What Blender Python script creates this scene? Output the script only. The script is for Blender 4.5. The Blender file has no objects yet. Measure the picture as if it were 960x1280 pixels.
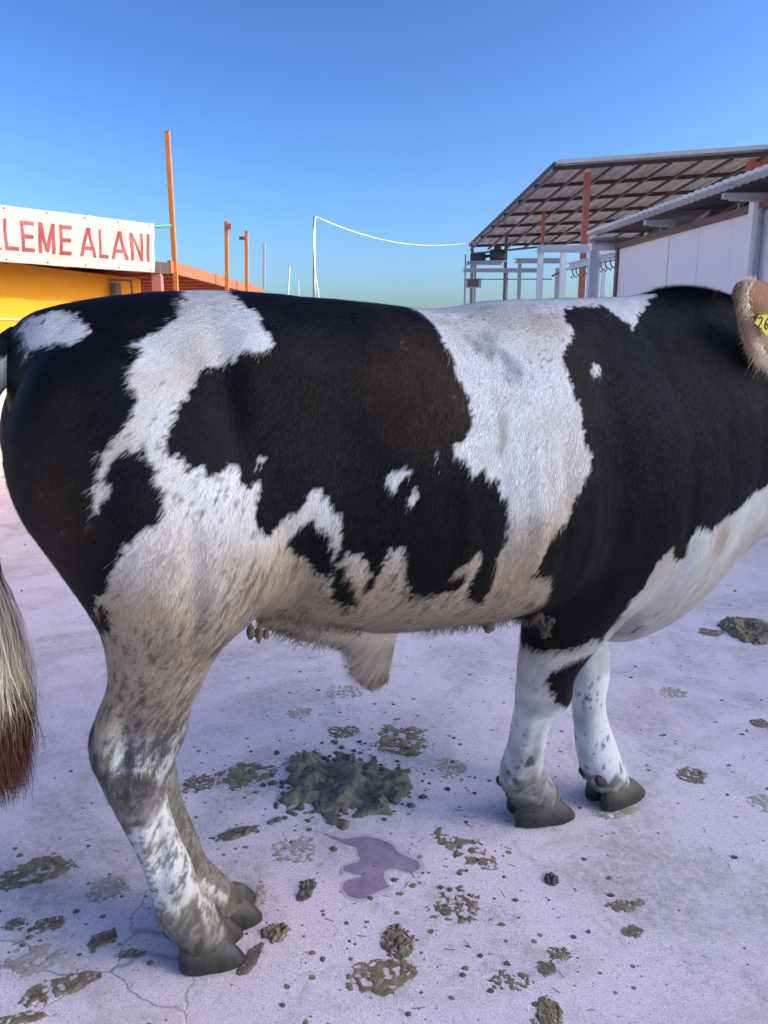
import bpy, bmesh, math, random
import numpy as np
from mathutils import Vector, Matrix, Euler

# ------------------------------------------------------------------ camera, world, sun, exposure
S = bpy.context.scene
COL = S.collection
R = math.radians
random.seed(7)
RNG = np.random.default_rng(7)

CAM_H = 1.5
PITCH = math.atan(200 / 925)
cam_data = bpy.data.cameras.new('camera')
cam = bpy.data.objects.new('camera', cam_data)
COL.objects.link(cam)
cam.location = (0, 0, CAM_H)
cam.rotation_euler = (math.pi / 2 - PITCH, 0, 0)
cam_data.sensor_fit = 'VERTICAL'
cam_data.sensor_height = 36
cam_data.lens = 36 * 925 / 1280
cam_data.clip_start = 0.05
cam_data.clip_end = 3000
S.camera = cam

SUN_EL, SUN_AZ = R(30), R(100)      # azimuth measured clockwise from the view direction (+Y)
world = bpy.data.worlds.new('World')
S.world = world
world.use_nodes = True
wn = world.node_tree
for n in list(wn.nodes):
    wn.nodes.remove(n)
sky = wn.nodes.new('ShaderNodeTexSky')
sky.sky_type = 'NISHITA'
sky.sun_disc = False
sky.sun_elevation = SUN_EL
sky.sun_rotation = SUN_AZ
sky.altitude = 0
sky.air_density = 1.0
sky.dust_density = 2.4
sky.ozone_density = 4
bg = wn.nodes.new('ShaderNodeBackground')
bg.inputs["Strength"].default_value = 0.055
wo = wn.nodes.new('ShaderNodeOutputWorld')
gam = wn.nodes.new('ShaderNodeGamma')
gam.inputs['Gamma'].default_value = 1.75
wn.links.new(sky.outputs[0], gam.inputs['Color'])
wn.links.new(gam.outputs[0], bg.inputs[0])
wn.links.new(bg.outputs[0], wo.inputs[0])

sun_data = bpy.data.lights.new('sun', 'SUN')
sun_data.energy = 2.0
sun_data.angle = R(0.5)
sun_data.color = (1.0, 0.86, 0.68)
sun = bpy.data.objects.new('sun', sun_data)
COL.objects.link(sun)
sd = Vector((math.sin(SUN_AZ) * math.cos(SUN_EL), math.cos(SUN_AZ) * math.cos(SUN_EL), math.sin(SUN_EL)))
sun.rotation_euler = sd.to_track_quat('Z', 'Y').to_euler()
sun.location = sd * 60

S.view_settings.view_transform = 'Standard'
S.view_settings.look = 'None'
S.view_settings.exposure = 0.78
S.view_settings.gamma = 1
S.view_settings.use_curve_mapping = False

# ------------------------------------------------------------------ helpers
def tag(o, label=None, cat=None, group=None, kind=None):
    if label: o['label'] = label
    if cat: o['category'] = cat
    if group: o['group'] = group
    if kind: o['kind'] = kind
    return o

def link(name, me, mat=None, parent=None):
    o = bpy.data.objects.new(name, me)
    COL.objects.link(o)
    if mat is not None and len(me.materials) == 0:
        me.materials.append(mat)
    if parent is not None:
        o.parent = parent
    return o

def thing(name, label, cat, loc=(0, 0, 0), rz=0, group=None):
    o = bpy.data.objects.new(name, None)
    COL.objects.link(o)
    o.empty_display_size = 0.1
    o.location = loc
    o.rotation_euler = (0, 0, rz)
    return tag(o, label, cat, group)

class MB:
    """collects vertices and faces of one mesh"""
    def __init__(self):
        self.v, self.f = [], []
    def add(self, v, f):
        b = len(self.v)
        self.v += [tuple(map(float, p)) for p in v]
        self.f += [tuple(i + b for i in q) for q in f]
        return self
    def box(self, c, s, M=None, bevel=0):
        x, y, z = (k / 2 for k in s)
        P = [Vector((a * x, b * y, d * z)) for a in (-1, 1) for b in (-1, 1) for d in (-1, 1)]
        if M is not None:
            P = [M @ p for p in P]
        P = [p + Vector(c) for p in P]
        return self.add(P, [(0, 1, 3, 2), (4, 6, 7, 5), (0, 4, 5, 1), (2, 3, 7, 6), (0, 2, 6, 4), (1, 5, 7, 3)])
    def beam(self, a, b, w, h=None, up=(0, 0, 1)):
        """rectangular bar from a to b"""
        a, b = Vector(a), Vector(b)
        h = h or w
        d = (b - a).normalized()
        u = Vector(up)
        if abs(d.dot(u)) > 0.98:
            u = Vector((0, 1, 0))
        s = d.cross(u).normalized()
        u = s.cross(d)
        P = []
        for q in (a, b):
            for i, j in ((-1, -1), (1, -1), (1, 1), (-1, 1)):
                P.append(q + s * (i * w / 2) + u * (j * h / 2))
        return self.add(P, [(0, 3, 2, 1), (4, 5, 6, 7), (0, 1, 5, 4), (1, 2, 6, 5), (2, 3, 7, 6), (3, 0, 4, 7)])
    def tube(self, pts, rad, n=8, cap=True):
        pts = [Vector(p) for p in pts]
        m = len(pts)
        rad = [rad] * m if not hasattr(rad, '__len__') else rad
        V, Fc = [], []
        u = None
        for i, p in enumerate(pts):
            d = (pts[min(i + 1, m - 1)] - pts[max(i - 1, 0)]).normalized()
            if u is None:
                u = Vector((0, 0, 1)) if abs(d.z) < 0.9 else Vector((1, 0, 0))
            s = d.cross(u).normalized()
            u = s.cross(d).normalized()
            for k in range(n):
                a = 2 * math.pi * k / n
                V.append(p + (s * math.cos(a) + u * math.sin(a)) * rad[i])
        for i in range(m - 1):
            for k in range(n):
                q = (k + 1) % n
                Fc.append((i * n + k, i * n + q, (i + 1) * n + q, (i + 1) * n + k))
        if cap:
            Fc.append(tuple(range(n))[::-1])
            Fc.append(tuple((m - 1) * n + k for k in range(n)))
        return self.add(V, Fc)
    def mesh(self, name, smooth=False):
        me = bpy.data.meshes.new(name)
        me.from_pydata(self.v, [], self.f)
        me.update()
        if smooth:
            me.polygons.foreach_set('use_smooth', [True] * len(me.polygons))
        return me
    def build(self, name, mat, parent=None, smooth=False):
        return link(name, self.mesh(name, smooth), mat, parent)

# numpy value noise, 3-D
def _hash(ix, iy, iz, seed):
    h = (ix * 374761393 + iy * 668265263 + iz * 2147483647 + seed * 974634777) & 0xFFFFFFFF
    h = ((h ^ (h >> 13)) * 1274126177) & 0xFFFFFFFF
    h = ((h ^ (h >> 15)) * 2246822519) & 0xFFFFFFFF
    return ((h ^ (h >> 16)) & 0xFFFFFF) / float(0xFFFFFF)
def vnoise(P, scale, seed=0):
    P = np.asarray(P, float) * scale + 1000.0
    I = np.floor(P).astype(np.int64)
    f = P - I
    f = f * f * (3 - 2 * f)
    out = 0
    for a in (0, 1):
        for b in (0, 1):
            for c in (0, 1):
                w = (f[:, 0] if a else 1 - f[:, 0]) * (f[:, 1] if b else 1 - f[:, 1]) * (f[:, 2] if c else 1 - f[:, 2])
                out = out + w * _hash(I[:, 0] + a, I[:, 1] + b, I[:, 2] + c, seed)
    return out * 2 - 1
def fbm(P, scale, octs=3, seed=0):
    o, a, t = 0, 1.0, 0
    for k in range(octs):
        o = o + a * vnoise(P, scale * 2 ** k, seed + 17 * k)
        t += a
        a *= 0.5
    return o / t

def sdf_poly(X, Z, poly):
    """signed distance, positive inside"""
    p = np.asarray(poly, float)
    q = np.roll(p, -1, 0)
    d2 = np.full(len(X), 1e9)
    ins = np.zeros(len(X), bool)
    for (ax, az), (bx, bz) in zip(p, q):
        ex, ez = bx - ax, bz - az
        wx, wz = X - ax, Z - az
        t = np.clip((wx * ex + wz * ez) / max(ex * ex + ez * ez, 1e-12), 0, 1)
        d2 = np.minimum(d2, (wx - ex * t) ** 2 + (wz - ez * t) ** 2)
        c = (az > Z) != (bz > Z)
        if az != bz:
            ins ^= c & (X < (bx - ax) * (Z - az) / (bz - az) + ax)
    d = np.sqrt(d2)
    return np.where(ins, d, -d)

def smooth01(x, a, b):
    t = np.clip((x - a) / (b - a), 0, 1)
    return t * t * (3 - 2 * t)

# ------------------------------------------------------------------ materials
def new_mat(name):
    m = bpy.data.materials.new(name)
    m.use_nodes = True
    return m, m.node_tree, m.node_tree.nodes['Principled BSDF']

def nd(t, typ, **kw):
    n = t.nodes.new(typ)
    for k, v in kw.items():
        if k in n.inputs.keys():
            n.inputs[k].default_value = v
        else:
            setattr(n, k, v)
    return n

def noise_node(t, vec, scale, detail=4, rough=0.55, dist=0.0):
    n = nd(t, 'ShaderNodeTexNoise')
    n.inputs['Scale'].default_value = scale
    n.inputs['Detail'].default_value = detail
    n.inputs['Roughness'].default_value = rough
    n.inputs['Distortion'].default_value = dist
    if vec is not None:
        t.links.new(vec, n.inputs['Vector'])
    return n.outputs['Fac']

def ramp(t, fac, stops, interp='LINEAR'):
    r = nd(t, 'ShaderNodeValToRGB')
    e = r.color_ramp.elements
    r.color_ramp.interpolation = interp
    while len(e) < len(stops):
        e.new(0.5)
    for el, (p, c) in zip(e, stops):
        el.position = p
        el.color = (*c, 1) if len(c) == 3 else c
    t.links.new(fac, r.inputs['Fac'])
    return r.outputs['Color']

def mixc(t, fac, a, b, mode='MIX'):
    n = nd(t, 'ShaderNodeMix', data_type='RGBA', blend_type=mode)
    for sock, v in ((n.inputs[0], fac), (n.inputs[6], a), (n.inputs[7], b)):
        if isinstance(v, bpy.types.NodeSocket):
            t.links.new(v, sock)
        elif isinstance(v, (int, float)):
            sock.default_value = v
        else:
            sock.default_value = (*v, 1)
    return n.outputs[2]

def bump(t, p, h, strength, dist):
    b = nd(t, 'ShaderNodeBump')
    b.inputs['Strength'].default_value = strength
    b.inputs['Distance'].default_value = dist
    t.links.new(h, b.inputs['Height'])
    t.links.new(b.outputs[0], p.inputs['Normal'])

def worn(name, base, alt, scale=6, rough=0.6, metal=0.0, rust=None, rust_at=0.62, bstr=0.15):
    """painted or weathered surface: two tones of the same paint, optional rust spots"""
    m, t, p = new_mat(name)
    tc = nd(t, 'ShaderNodeTexCoord').outputs['Object']
    f = noise_node(t, tc, scale, 5, 0.6)
    c = mixc(t, f, base, alt)
    if rust:
        g = noise_node(t, tc, scale * 2.3, 6, 0.7, 0.4)
        mk = ramp(t, g, [(rust_at, (0, 0, 0)), (rust_at + 0.08, (1, 1, 1))])
        c = mixc(t, mk, c, rust)
    t.links.new(c, p.inputs['Base Color'])
    p.inputs['Roughness'].default_value = rough
    p.inputs['Metallic'].default_value = metal
    bump(t, p, f, bstr, 0.01)
    return m

def coat_material(name, rough, bstr):
    m, t, p = new_mat(name)
    a = nd(t, 'ShaderNodeAttribute')
    a.attribute_name = 'coat'
    t.links.new(a.outputs['Color'], p.inputs['Base Color'])
    p.inputs['Roughness'].default_value = rough
    p.inputs['Specular IOR Level'].default_value = 0.08
    if bstr:
        tc = nd(t, 'ShaderNodeTexCoord').outputs['Object']
        mp = nd(t, 'ShaderNodeMapping')
        mp.inputs['Scale'].default_value = (1, 1, 0.25)
        t.links.new(tc, mp.inputs[0])
        bump(t, p, noise_node(t, mp.outputs[0], 260, 3), bstr, 0.004)
    return m

M_SKIN = coat_material('bull_skin', 0.6, 0.5)
M_HAIR = coat_material('bull_hair', 0.5, 0)

# ================================================================== SETTING
#@SETTING@
# ---- materials of the place
def ground_material():
    m, t, p = new_mat('lilac_concrete')
    tc = nd(t, 'ShaderNodeTexCoord').outputs['Object']
    big = noise_node(t, tc, 0.55, 5, 0.6)
    mid = noise_node(t, tc, 3.2, 6, 0.65)
    fine = noise_node(t, tc, 55, 4, 0.7)
    grit = noise_node(t, tc, 190, 4, 0.8)
    c = ramp(t, big, [(0.30, (0.78, 0.65, 0.67)), (0.50, (0.86, 0.73, 0.74)), (0.70, (0.78, 0.69, 0.70))])
    # pinkish scuffs, greenish dried film
    pk = ramp(t, noise_node(t, tc, 1.1, 5, 0.7, 0.6), [(0.56, (0, 0, 0)), (0.70, (1, 1, 1))])
    n1 = nd(t, 'ShaderNodeMath', operation='MULTIPLY'); t.links.new(pk, n1.inputs[0]); n1.inputs[1].default_value = 0.45
    c = mixc(t, n1.outputs[0], c, (0.72, 0.50, 0.54))
    gr = ramp(t, mid, [(0.52, (0, 0, 0)), (0.72, (1, 1, 1))])
    fr = ramp(t, fine, [(0.42, (0, 0, 0)), (0.62, (1, 1, 1))])
    n2 = nd(t, 'ShaderNodeMath', operation='MULTIPLY'); t.links.new(gr, n2.inputs[0]); t.links.new(fr, n2.inputs[1])
    n3 = nd(t, 'ShaderNodeMath', operation='MULTIPLY'); t.links.new(n2.outputs[0], n3.inputs[0]); n3.inputs[1].default_value = 0.75
    c = mixc(t, n3.outputs[0], c, (0.30, 0.285, 0.22))
    # fine brown flecks
    fl = ramp(t, noise_node(t, tc, 95, 3, 0.8), [(0.665, (0, 0, 0)), (0.72, (1, 1, 1))])
    n4 = nd(t, 'ShaderNodeMath', operation='MULTIPLY'); t.links.new(fl, n4.inputs[0])
    cl = ramp(t, noise_node(t, tc, 2.0, 4, 0.7), [(0.42, (0.05, 0.05, 0.05)), (0.62, (1, 1, 1))])
    t.links.new(cl, n4.inputs[1])
    c = mixc(t, n4.outputs[0], c, (0.20, 0.17, 0.14))
    wr = ramp(t, noise_node(t, tc, 1.7, 7, 0.72, 0.8), [(0.47, (0, 0, 0)), (0.64, (1, 1, 1))])
    wf = ramp(t, noise_node(t, tc, 34, 5, 0.75), [(0.36, (0.15, 0.15, 0.15)), (0.62, (0.95, 0.95, 0.95))])
    n6 = nd(t, 'ShaderNodeMath', operation='MULTIPLY'); t.links.new(wr, n6.inputs[0]); t.links.new(wf, n6.inputs[1])
    c = mixc(t, n6.outputs[0], c, (0.42, 0.37, 0.32))
    hs = ramp(t, noise_node(t, tc, 6.5, 5, 0.7, 1.2), [(0.56, (0, 0, 0)), (0.66, (0.7, 0.7, 0.7))])
    n7 = nd(t, 'ShaderNodeMath', operation='MULTIPLY'); t.links.new(hs, n7.inputs[0]); t.links.new(wf, n7.inputs[1])
    c = mixc(t, n7.outputs[0], c, (0.47, 0.42, 0.38))
    sg = ramp(t, noise_node(t, tc, 140, 2, 0.5), [(0.60, (0, 0, 0)), (0.68, (0.55, 0.55, 0.55))])
    c = mixc(t, sg, c, (0.36, 0.30, 0.30))
    gc = ramp(t, grit, [(0.32, (0.66, 0.66, 0.66)), (0.68, (1.22, 1.22, 1.22))])
    c = mixc(t, 1.0, c, gc, 'MULTIPLY')
    # hairline cracks
    wp = nd(t, 'ShaderNodeVectorMath', operation='MULTIPLY_ADD')
    nz = nd(t, 'ShaderNodeTexNoise'); nz.inputs['Scale'].default_value = 5; nz.inputs['Detail'].default_value = 5
    t.links.new(tc, nz.inputs['Vector'])
    t.links.new(nz.outputs['Color'], wp.inputs[0]); wp.inputs[1].default_value = (0.22, 0.22, 0); t.links.new(tc, wp.inputs[2])
    vo = nd(t, 'ShaderNodeTexVoronoi', feature='DISTANCE_TO_EDGE'); vo.inputs['Scale'].default_value = 0.9
    t.links.new(wp.outputs[0], vo.inputs['Vector'])
    cr = ramp(t, vo.outputs['Distance'], [(0.0, (1, 1, 1)), (0.0028, (0, 0, 0))])
    n5 = nd(t, 'ShaderNodeMath', operation='MULTIPLY'); t.links.new(cr, n5.inputs[0])
    sp = nd(t, 'ShaderNodeVectorMath', operation='DISTANCE'); t.links.new(tc, sp.inputs[0]); sp.inputs[1].default_value = (-0.9, 1.5, 0)
    cm = ramp(t, sp.outputs['Value'], [(0.35, (0.55, 0.55, 0.55)), (0.75, (0, 0, 0))])
    t.links.new(cm, n5.inputs[1])
    c = mixc(t, n5.outputs[0], c, (0.13, 0.11, 0.11))
    t.links.new(c, p.inputs['Base Color'])
    p.inputs['Roughness'].default_value = 0.62
    p.inputs['Specular IOR Level'].default_value = 0.4
    ad = nd(t, 'ShaderNodeMath', operation='MULTIPLY_ADD'); t.links.new(grit, ad.inputs[0]); ad.inputs[1].default_value = 0.6; t.links.new(fine, ad.inputs[2])
    a2 = nd(t, 'ShaderNodeMath', operation='MULTIPLY_ADD'); t.links.new(n5.outputs[0], a2.inputs[0]); a2.inputs[1].default_value = -1.2; t.links.new(ad.outputs[0], a2.inputs[2])
    bump(t, p, a2.outputs[0], 0.8, 0.005)
    return m

M_GROUND = ground_material()
M_ORANGE = worn('orange_paint', (0.62, 0.22, 0.035), (0.50, 0.17, 0.03), 9, 0.55, rust=(0.22, 0.09, 0.04))
M_ROOFRED = worn('red_roof_paint', (0.42, 0.10, 0.035), (0.30, 0.075, 0.03), 5, 0.6, rust=(0.16, 0.06, 0.03))
M_RUSTORANGE = worn('rusty_orange_paint', (0.46, 0.155, 0.06), (0.34, 0.11, 0.05), 6, 0.6, rust=(0.16, 0.07, 0.04), rust_at=0.56)
M_PINKRED = worn('faded_red_paint', (0.55, 0.20, 0.15), (0.45, 0.16, 0.12), 7, 0.6)
M_REDPOST = worn('red_oxide_paint', (0.48, 0.13, 0.075), (0.36, 0.095, 0.06), 9, 0.55, rust=(0.15, 0.06, 0.04))
M_DARKRED = worn('dark_red_steel', (0.050, 0.032, 0.028), (0.035, 0.026, 0.024), 7, 0.6)
M_YELLOW = worn('yellow_plaster', (0.82, 0.34, 0.005), (0.76, 0.30, 0.004), 2.5, 0.8)
M_CREAM = worn('cream_plaster', (0.75, 0.62, 0.45), (0.66, 0.53, 0.38), 3, 0.85)
M_BANNER = worn('banner_cloth', (0.43, 0.40, 0.335), (0.38, 0.35, 0.29), 3, 0.7, bstr=0.3)
M_LETTER = worn('red_print', (0.22, 0.014, 0.012), (0.30, 0.045, 0.04), 14, 0.6)
M_GREENPIPE = worn('green_pipe', (0.10, 0.40, 0.20), (0.08, 0.33, 0.17), 5, 0.5)
M_WALLPANEL = worn('white_panel', (0.82, 0.80, 0.78), (0.76, 0.74, 0.72), 1.6, 0.5)
M_GALV = worn('galvanised_sheet', (0.40, 0.42, 0.41), (0.23, 0.23, 0.22), 1.7, 0.5, 0.15, rust=(0.20, 0.15, 0.12), rust_at=0.58)
M_SHEDROOF = worn('old_shed_sheet', (0.11, 0.105, 0.10), (0.075, 0.07, 0.068), 2.5, 0.6)
M_ROOFEDGE = worn('pale_roof_edge', (0.66, 0.68, 0.66), (0.52, 0.54, 0.52), 4, 0.45)
M_STEEL = worn('grey_steel', (0.42, 0.43, 0.44), (0.33, 0.34, 0.34), 5, 0.5, rust=(0.25, 0.18, 0.13), rust_at=0.66)
M_PALESTEEL = worn('pale_blue_steel', (0.55, 0.60, 0.64), (0.47, 0.52, 0.56), 5, 0.45)
M_DARKSTEEL = worn('dark_steel', (0.10, 0.09, 0.085), (0.14, 0.11, 0.10), 6, 0.6)
M_BLACKMACH = worn('greasy_machine', (0.03, 0.032, 0.035), (0.05, 0.05, 0.05), 9, 0.5)
M_WHITE = worn('white_paint', (0.74, 0.74, 0.73), (0.66, 0.66, 0.65), 6, 0.5)
M_TRIM = worn('brown_trim', (0.17, 0.085, 0.06), (0.12, 0.065, 0.05), 8, 0.55)
M_CABLE = worn('white_cable', (0.80, 0.80, 0.80), (0.74, 0.74, 0.74), 4, 0.5)
M_STONE = worn('grey_stone', (0.20, 0.18, 0.15), (0.13, 0.12, 0.10), 12, 0.85)
M_BLOCK = worn('pale_block', (0.50, 0.47, 0.42), (0.42, 0.39, 0.35), 6, 0.85)

# ---- ground, one sheet to the horizon
g = MB()
g.add([(-1500, -1500, 0), (1500, -1500, 0), (1500, 1500, 0), (-1500, 1500, 0)], [(0, 1, 2, 3)])
tag(g.build('ground', M_GROUND), kind='structure')

# ---- low hills far out on every side
hm, ht, hp = new_mat('far_hills')
htc = nd(ht, 'ShaderNodeTexCoord').outputs['Object']
ht.links.new(ramp(ht, noise_node(ht, htc, 0.02, 6, 0.7), [(0.35, (0.10, 0.11, 0.10)), (0.65, (0.20, 0.19, 0.15))]), hp.inputs['Base Color'])
hp.inputs['Roughness'].default_value = 0.9
hl = MB(); HN = 160
hv = []
for k in range(HN):
    a = 2 * math.pi * k / HN
    hz = 20 + 9 * math.sin(3 * a + 1) + 6 * math.sin(7 * a) + 3 * math.sin(17 * a + 2)
    for r_, z_ in ((880, -0.5), (960, hz * 0.7), (1030, hz), (1180, -0.5)):
        hv.append((math.cos(a) * r_, math.sin(a) * r_, z_))
hl.add(hv, [(k * 4 + q, ((k + 1) % HN) * 4 + q, ((k + 1) % HN) * 4 + q + 1, k * 4 + q + 1) for k in range(HN) for q in range(3)])
tag(hl.build('hills', hm, None, True), kind='structure')

def corrugated(name, p00, p10, p01, p11, ridges, amp, thick, mat, parent, per=4):
    """corrugated sheet between four corners, ridges counted along p00 -> p10"""
    p00, p10, p01, p11 = (Vector(p) for p in (p00, p10, p01, p11))
    nrm = (p10 - p00).cross(p01 - p00).normalized()
    if nrm.z < 0: nrm = -nrm
    n = ridges * per
    V, Fc = [], []
    for i in range(n + 1):
        u = i / n
        ph = (i % per) / per
        h = amp * (1 if ph in (0.25, 0.5) else -1 if per == 4 else math.sin(2 * math.pi * ph))
        for q in (p00.lerp(p10, u), p01.lerp(p11, u)):
            V.append(q + nrm * h)
            V.append(q + nrm * (h - thick))
    for i in range(n):
        a, b = i * 4, i * 4 + 4
        Fc += [(a, a + 2, b + 2, b), (a + 1, b + 1, b + 3, a + 3), (a, b, b + 1, a + 1), (a + 2, a + 3, b + 3, b + 2)]
    Fc += [(0, 1, 3, 2), (n * 4, n * 4 + 2, n * 4 + 3, n * 4 + 1)]
    mb = MB(); mb.add(V, Fc)
    return mb.build(name, mat, parent)

def post(name, label, cat, base, top, w, mat, group=None, rounded=False, extra=None):
    """a standing pole; rounded poles are tubes, the others square section"""
    t = thing(name, label, cat, base, 0, group)
    d = Vector(top) - Vector(base)
    if rounded:
        MB().tube([(0, 0, -0.02), d * 0.5, d], [w / 2, w / 2, w / 2 * 0.92], 10).build('shaft', mat, t, True)
    else:
        MB().beam((0, 0, -0.02), d, w).build('shaft', mat, t)
        MB().box((d.x, d.y, d.z + 0.006), (w * 1.06, w * 1.06, 0.012)).build('cap', mat, t)
    return t

# ---- yellow building on the left
yb = thing('yellow_building', 'yellow plastered low building with a red canopy roof behind the bull', 'building', (-4.4, 10.0, 0))
def yl(p): return (p[0] + 4.4, p[1] - 10.0, p[2])
# wall along the line from (-5.9, 7.6) to (-3.79, 11.6)
wa, wb = Vector((-6.04, 6.06, 0)), Vector((-3.62, 11.5, 0))
wd = (wb - wa).normalized(); wn_ = Vector((-wd.y, wd.x, 0))
def wall_piece(name, z0, z1, off, mat):
    mb = MB()
    q = [wa + wn_ * off, wb + wn_ * off, wb + wn_ * 3.0, wa + wn_ * 3.0]
    mb.add([yl((k.x, k.y, z)) for z in (z0, z1) for k in q], [(0, 1, 5, 4), (1, 2, 6, 5), (2, 3, 7, 6), (3, 0, 4, 7), (4, 5, 6, 7), (3, 2, 1, 0)])
    return mb.build(name, mat, yb)
wall_piece('lower_wall', -0.02, 1.12, 0.0, M_CREAM)
wall_piece('upper_wall', 1.12, 2.56, 0.012, M_YELLOW)
# thin pale line on the plaster
ml = MB(); a_ = wa + wd * 2.3 - wn_ * 0.002; b_ = wa + wd * 4.1 - wn_ * 0.002
ml.beam(yl((a_.x, a_.y, 1.86)), yl((b_.x, b_.y, 1.90)), 0.012, 0.015); ml.build('wire_conduit', M_CREAM, yb)
# bracket on the wall
br = MB(); c_ = wa + wd * 5.35 - wn_ * 0.07
br.box(yl((c_.x, c_.y, 2.30)), (0.10, 0.10, 0.30), Matrix.Rotation(math.atan2(wd.y, wd.x), 3, 'Z'))
br.beam(yl((c_.x + 0.16, c_.y + 0.2, 2.1)), yl((c_.x + 0.16, c_.y + 0.2, 2.52)), 0.02)
br.beam(yl((c_.x - 0.30, c_.y - 0.1, 2.50)), yl((c_.x + 0.2, c_.y + 0.12, 2.50)), 0.025)
br.build('meter_box', M_DARKSTEEL, yb)
# canopy roof: front edge under the banner, side edge running away from the camera
C0, C1, C2 = Vector((-5.15, 7.25, 2.52)), Vector((-3.10, 11.1, 2.70)), Vector((-2.85, 18.0, 2.86))
C3 = Vector((-8.5, 18.0, 2.86)); C4 = Vector((-8.6, 7.6, 2.52))
def roofpt(a, b, s): return a.lerp(b, s)
rf = MB()
top = [C0, C1, C2, C3, C4]
rf.add([yl(p + Vector((0, 0, 0.055))) for p in top] + [yl(p + Vector((0, 0, 0.03))) for p in top],
       [(0, 1, 2, 3, 4), (9, 8, 7, 6, 5)] + [(i, 5 + i, 5 + (i + 1) % 5, (i + 1) % 5) for i in range(5)])
roof = rf.build('roof', M_ROOFRED, yb)
for k in range(9):          # rafters below the sheet
    s = k / 8
    a = C0.lerp(C1, s) if k < 5 else C1.lerp(C2, (k - 4) / 4)
    a = C1.lerp(C2, s) - Vector((0.02, 0, 0.03))
    MB().beam(yl(a), yl((a.x - 4.2, a.y + 0.6, a.z)), 0.07, 0.10).build('rafter', M_ROOFRED, yb)
MB().beam(yl(C0 + Vector((0.01, 0, -0.02))), yl(C1 + Vector((0.01, 0, -0.03))), 0.05, 0.15).build('front_fascia', M_DARKRED, yb)
MB().beam(yl(C1 + Vector((0.015, 0.03, 0.0))), yl(C2 + Vector((0.015, 0, 0.0))), 0.05, 0.17).build('side_fascia', M_RUSTORANGE, yb)
for k in range(5):
    a = C0.lerp(C1, 0.1 + 0.2 * k) + wn_ * 0.25
    MB().beam(yl((a.x, a.y, a.z - 0.02)), yl((a.x + wn_.x * 1.0, a.y + wn_.y * 1.0, a.z - 0.03)), 0.06, 0.09).build('rafter', M_ROOFRED, yb)
for (x, y) in ((-3.22, 10.98), (-2.95, 17.6)):
    MB().beam(yl((x, y, -0.02)), yl((x, y, 2.72)), 0.13).build('canopy_post', M_PINKRED, yb)
# loose tile chips and stones along the roof edge, each a small lump
st = MB()
for k in range(46):
    s = random.random() ** 0.8
    p = C1.lerp(C2, s) + Vector((-random.uniform(0.02, 0.25), 0, 0.075))
    r = random.uniform(0.02, 0.055)
    st.add([yl(p + Vector((math.cos(a) * r * random.uniform(.6, 1.3), math.sin(a) * r * 1.6, -0.03))) for a in (0, 1.3, 2.5, 3.7, 5)] + [yl(p + Vector((0, 0, r * random.uniform(.6, 1.6))))],
           [(0, 1, 5), (1, 2, 5), (2, 3, 5), (3, 4, 5), (4, 0, 5), (4, 3, 2, 1, 0)])
tag(st.build('roof_stones', M_STONE, yb), kind='stuff')

# ---- banner with lettering, hung on the front edge of the roof
sTR, sBR, sTL, sBL = Vector((-3.217, 10.8, 3.223)), Vector((-3.25, 10.8, 2.58)), Vector((-4.239, 8.7, 3.08)), Vector((-4.28, 8.7, 2.482))
sTL2, sBL2 = sTR.lerp(sTL, 2.0), sBR.lerp(sBL, 2.0)
ban = thing('banner', 'white cloth banner lettered in red on the roof edge of the yellow building', 'banner', tuple(sBR))
sx = (sTL2 - sTR).normalized(); sn = sx.cross(Vector((0, 0, 1))).normalized()
if sn.x < 0: sn = -sn
def banner_pt(u, v, off=0.0):       # u 0 at the right end .. 1 at the left end, v 0 bottom .. 1 top
    p = sBR.lerp(sBL2, u).lerp(sTR.lerp(sTL2, u), v)
    sag = 0.012 * math.sin(u * 31) * (1 - v) + 0.010 * math.sin(u * 17 + 3 * v) + 0.008 * math.sin(v * 9 + u * 50)
    return p + sn * (sag + off + 0.06) - sBR
cl_ = MB(); nu, nv_ = 60, 10
cl_.add([banner_pt(i / nu, j / nv_) for i in range(nu + 1) for j in range(nv_ + 1)],
        [(i * (nv_ + 1) + j, (i + 1) * (nv_ + 1) + j, (i + 1) * (nv_ + 1) + j + 1, i * (nv_ + 1) + j + 1) for i in range(nu) for j in range(nv_)])
cloth = cl_.build('cloth', M_BANNER, ban, True)
LETTERS = {  # strokes on a 1 x 1 cell as thick bars
    'L': [((0.12, 0), (0.12, 1)), ((0.02, 0.07), (0.95, 0.07))],
    'E': [((0.12, 0), (0.12, 1)), ((0.02, 0.07), (0.95, 0.07)), ((0.02, 0.5), (0.85, 0.5)), ((0.02, 0.93), (0.92, 0.93))],
    'M': [((0.1, 0), (0.1, 1)), ((0.9, 0), (0.9, 1)), ((0.12, 0.97), (0.5, 0.05)), ((0.88, 0.97), (0.5, 0.05))],
    'A': [((0.06, 0), (0.48, 1)), ((0.94, 0), (0.52, 1)), ((0.22, 0.30), (0.78, 0.30))],
    'N': [((0.12, 0), (0.12, 1)), ((0.88, 0), (0.88, 1)), ((0.14, 0.98), (0.86, 0.02))],
    'I': [((0.5, 0), (0.5, 1))],
    'K': [((0.12, 0), (0.12, 1)), ((0.15, 0.4), (0.85, 1)), ((0.35, 0.55), (0.92, 0))],
    'B': [((0.12, 0), (0.12, 1)), ((0.02, 0.07), (0.75, 0.07)), ((0.02, 0.5), (0.75, 0.5)), ((0.02, 0.93), (0.72, 0.93)), ((0.82, 0.1), (0.82, 0.47)), ((0.8, 0.53), (0.8, 0.9))],
}
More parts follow.
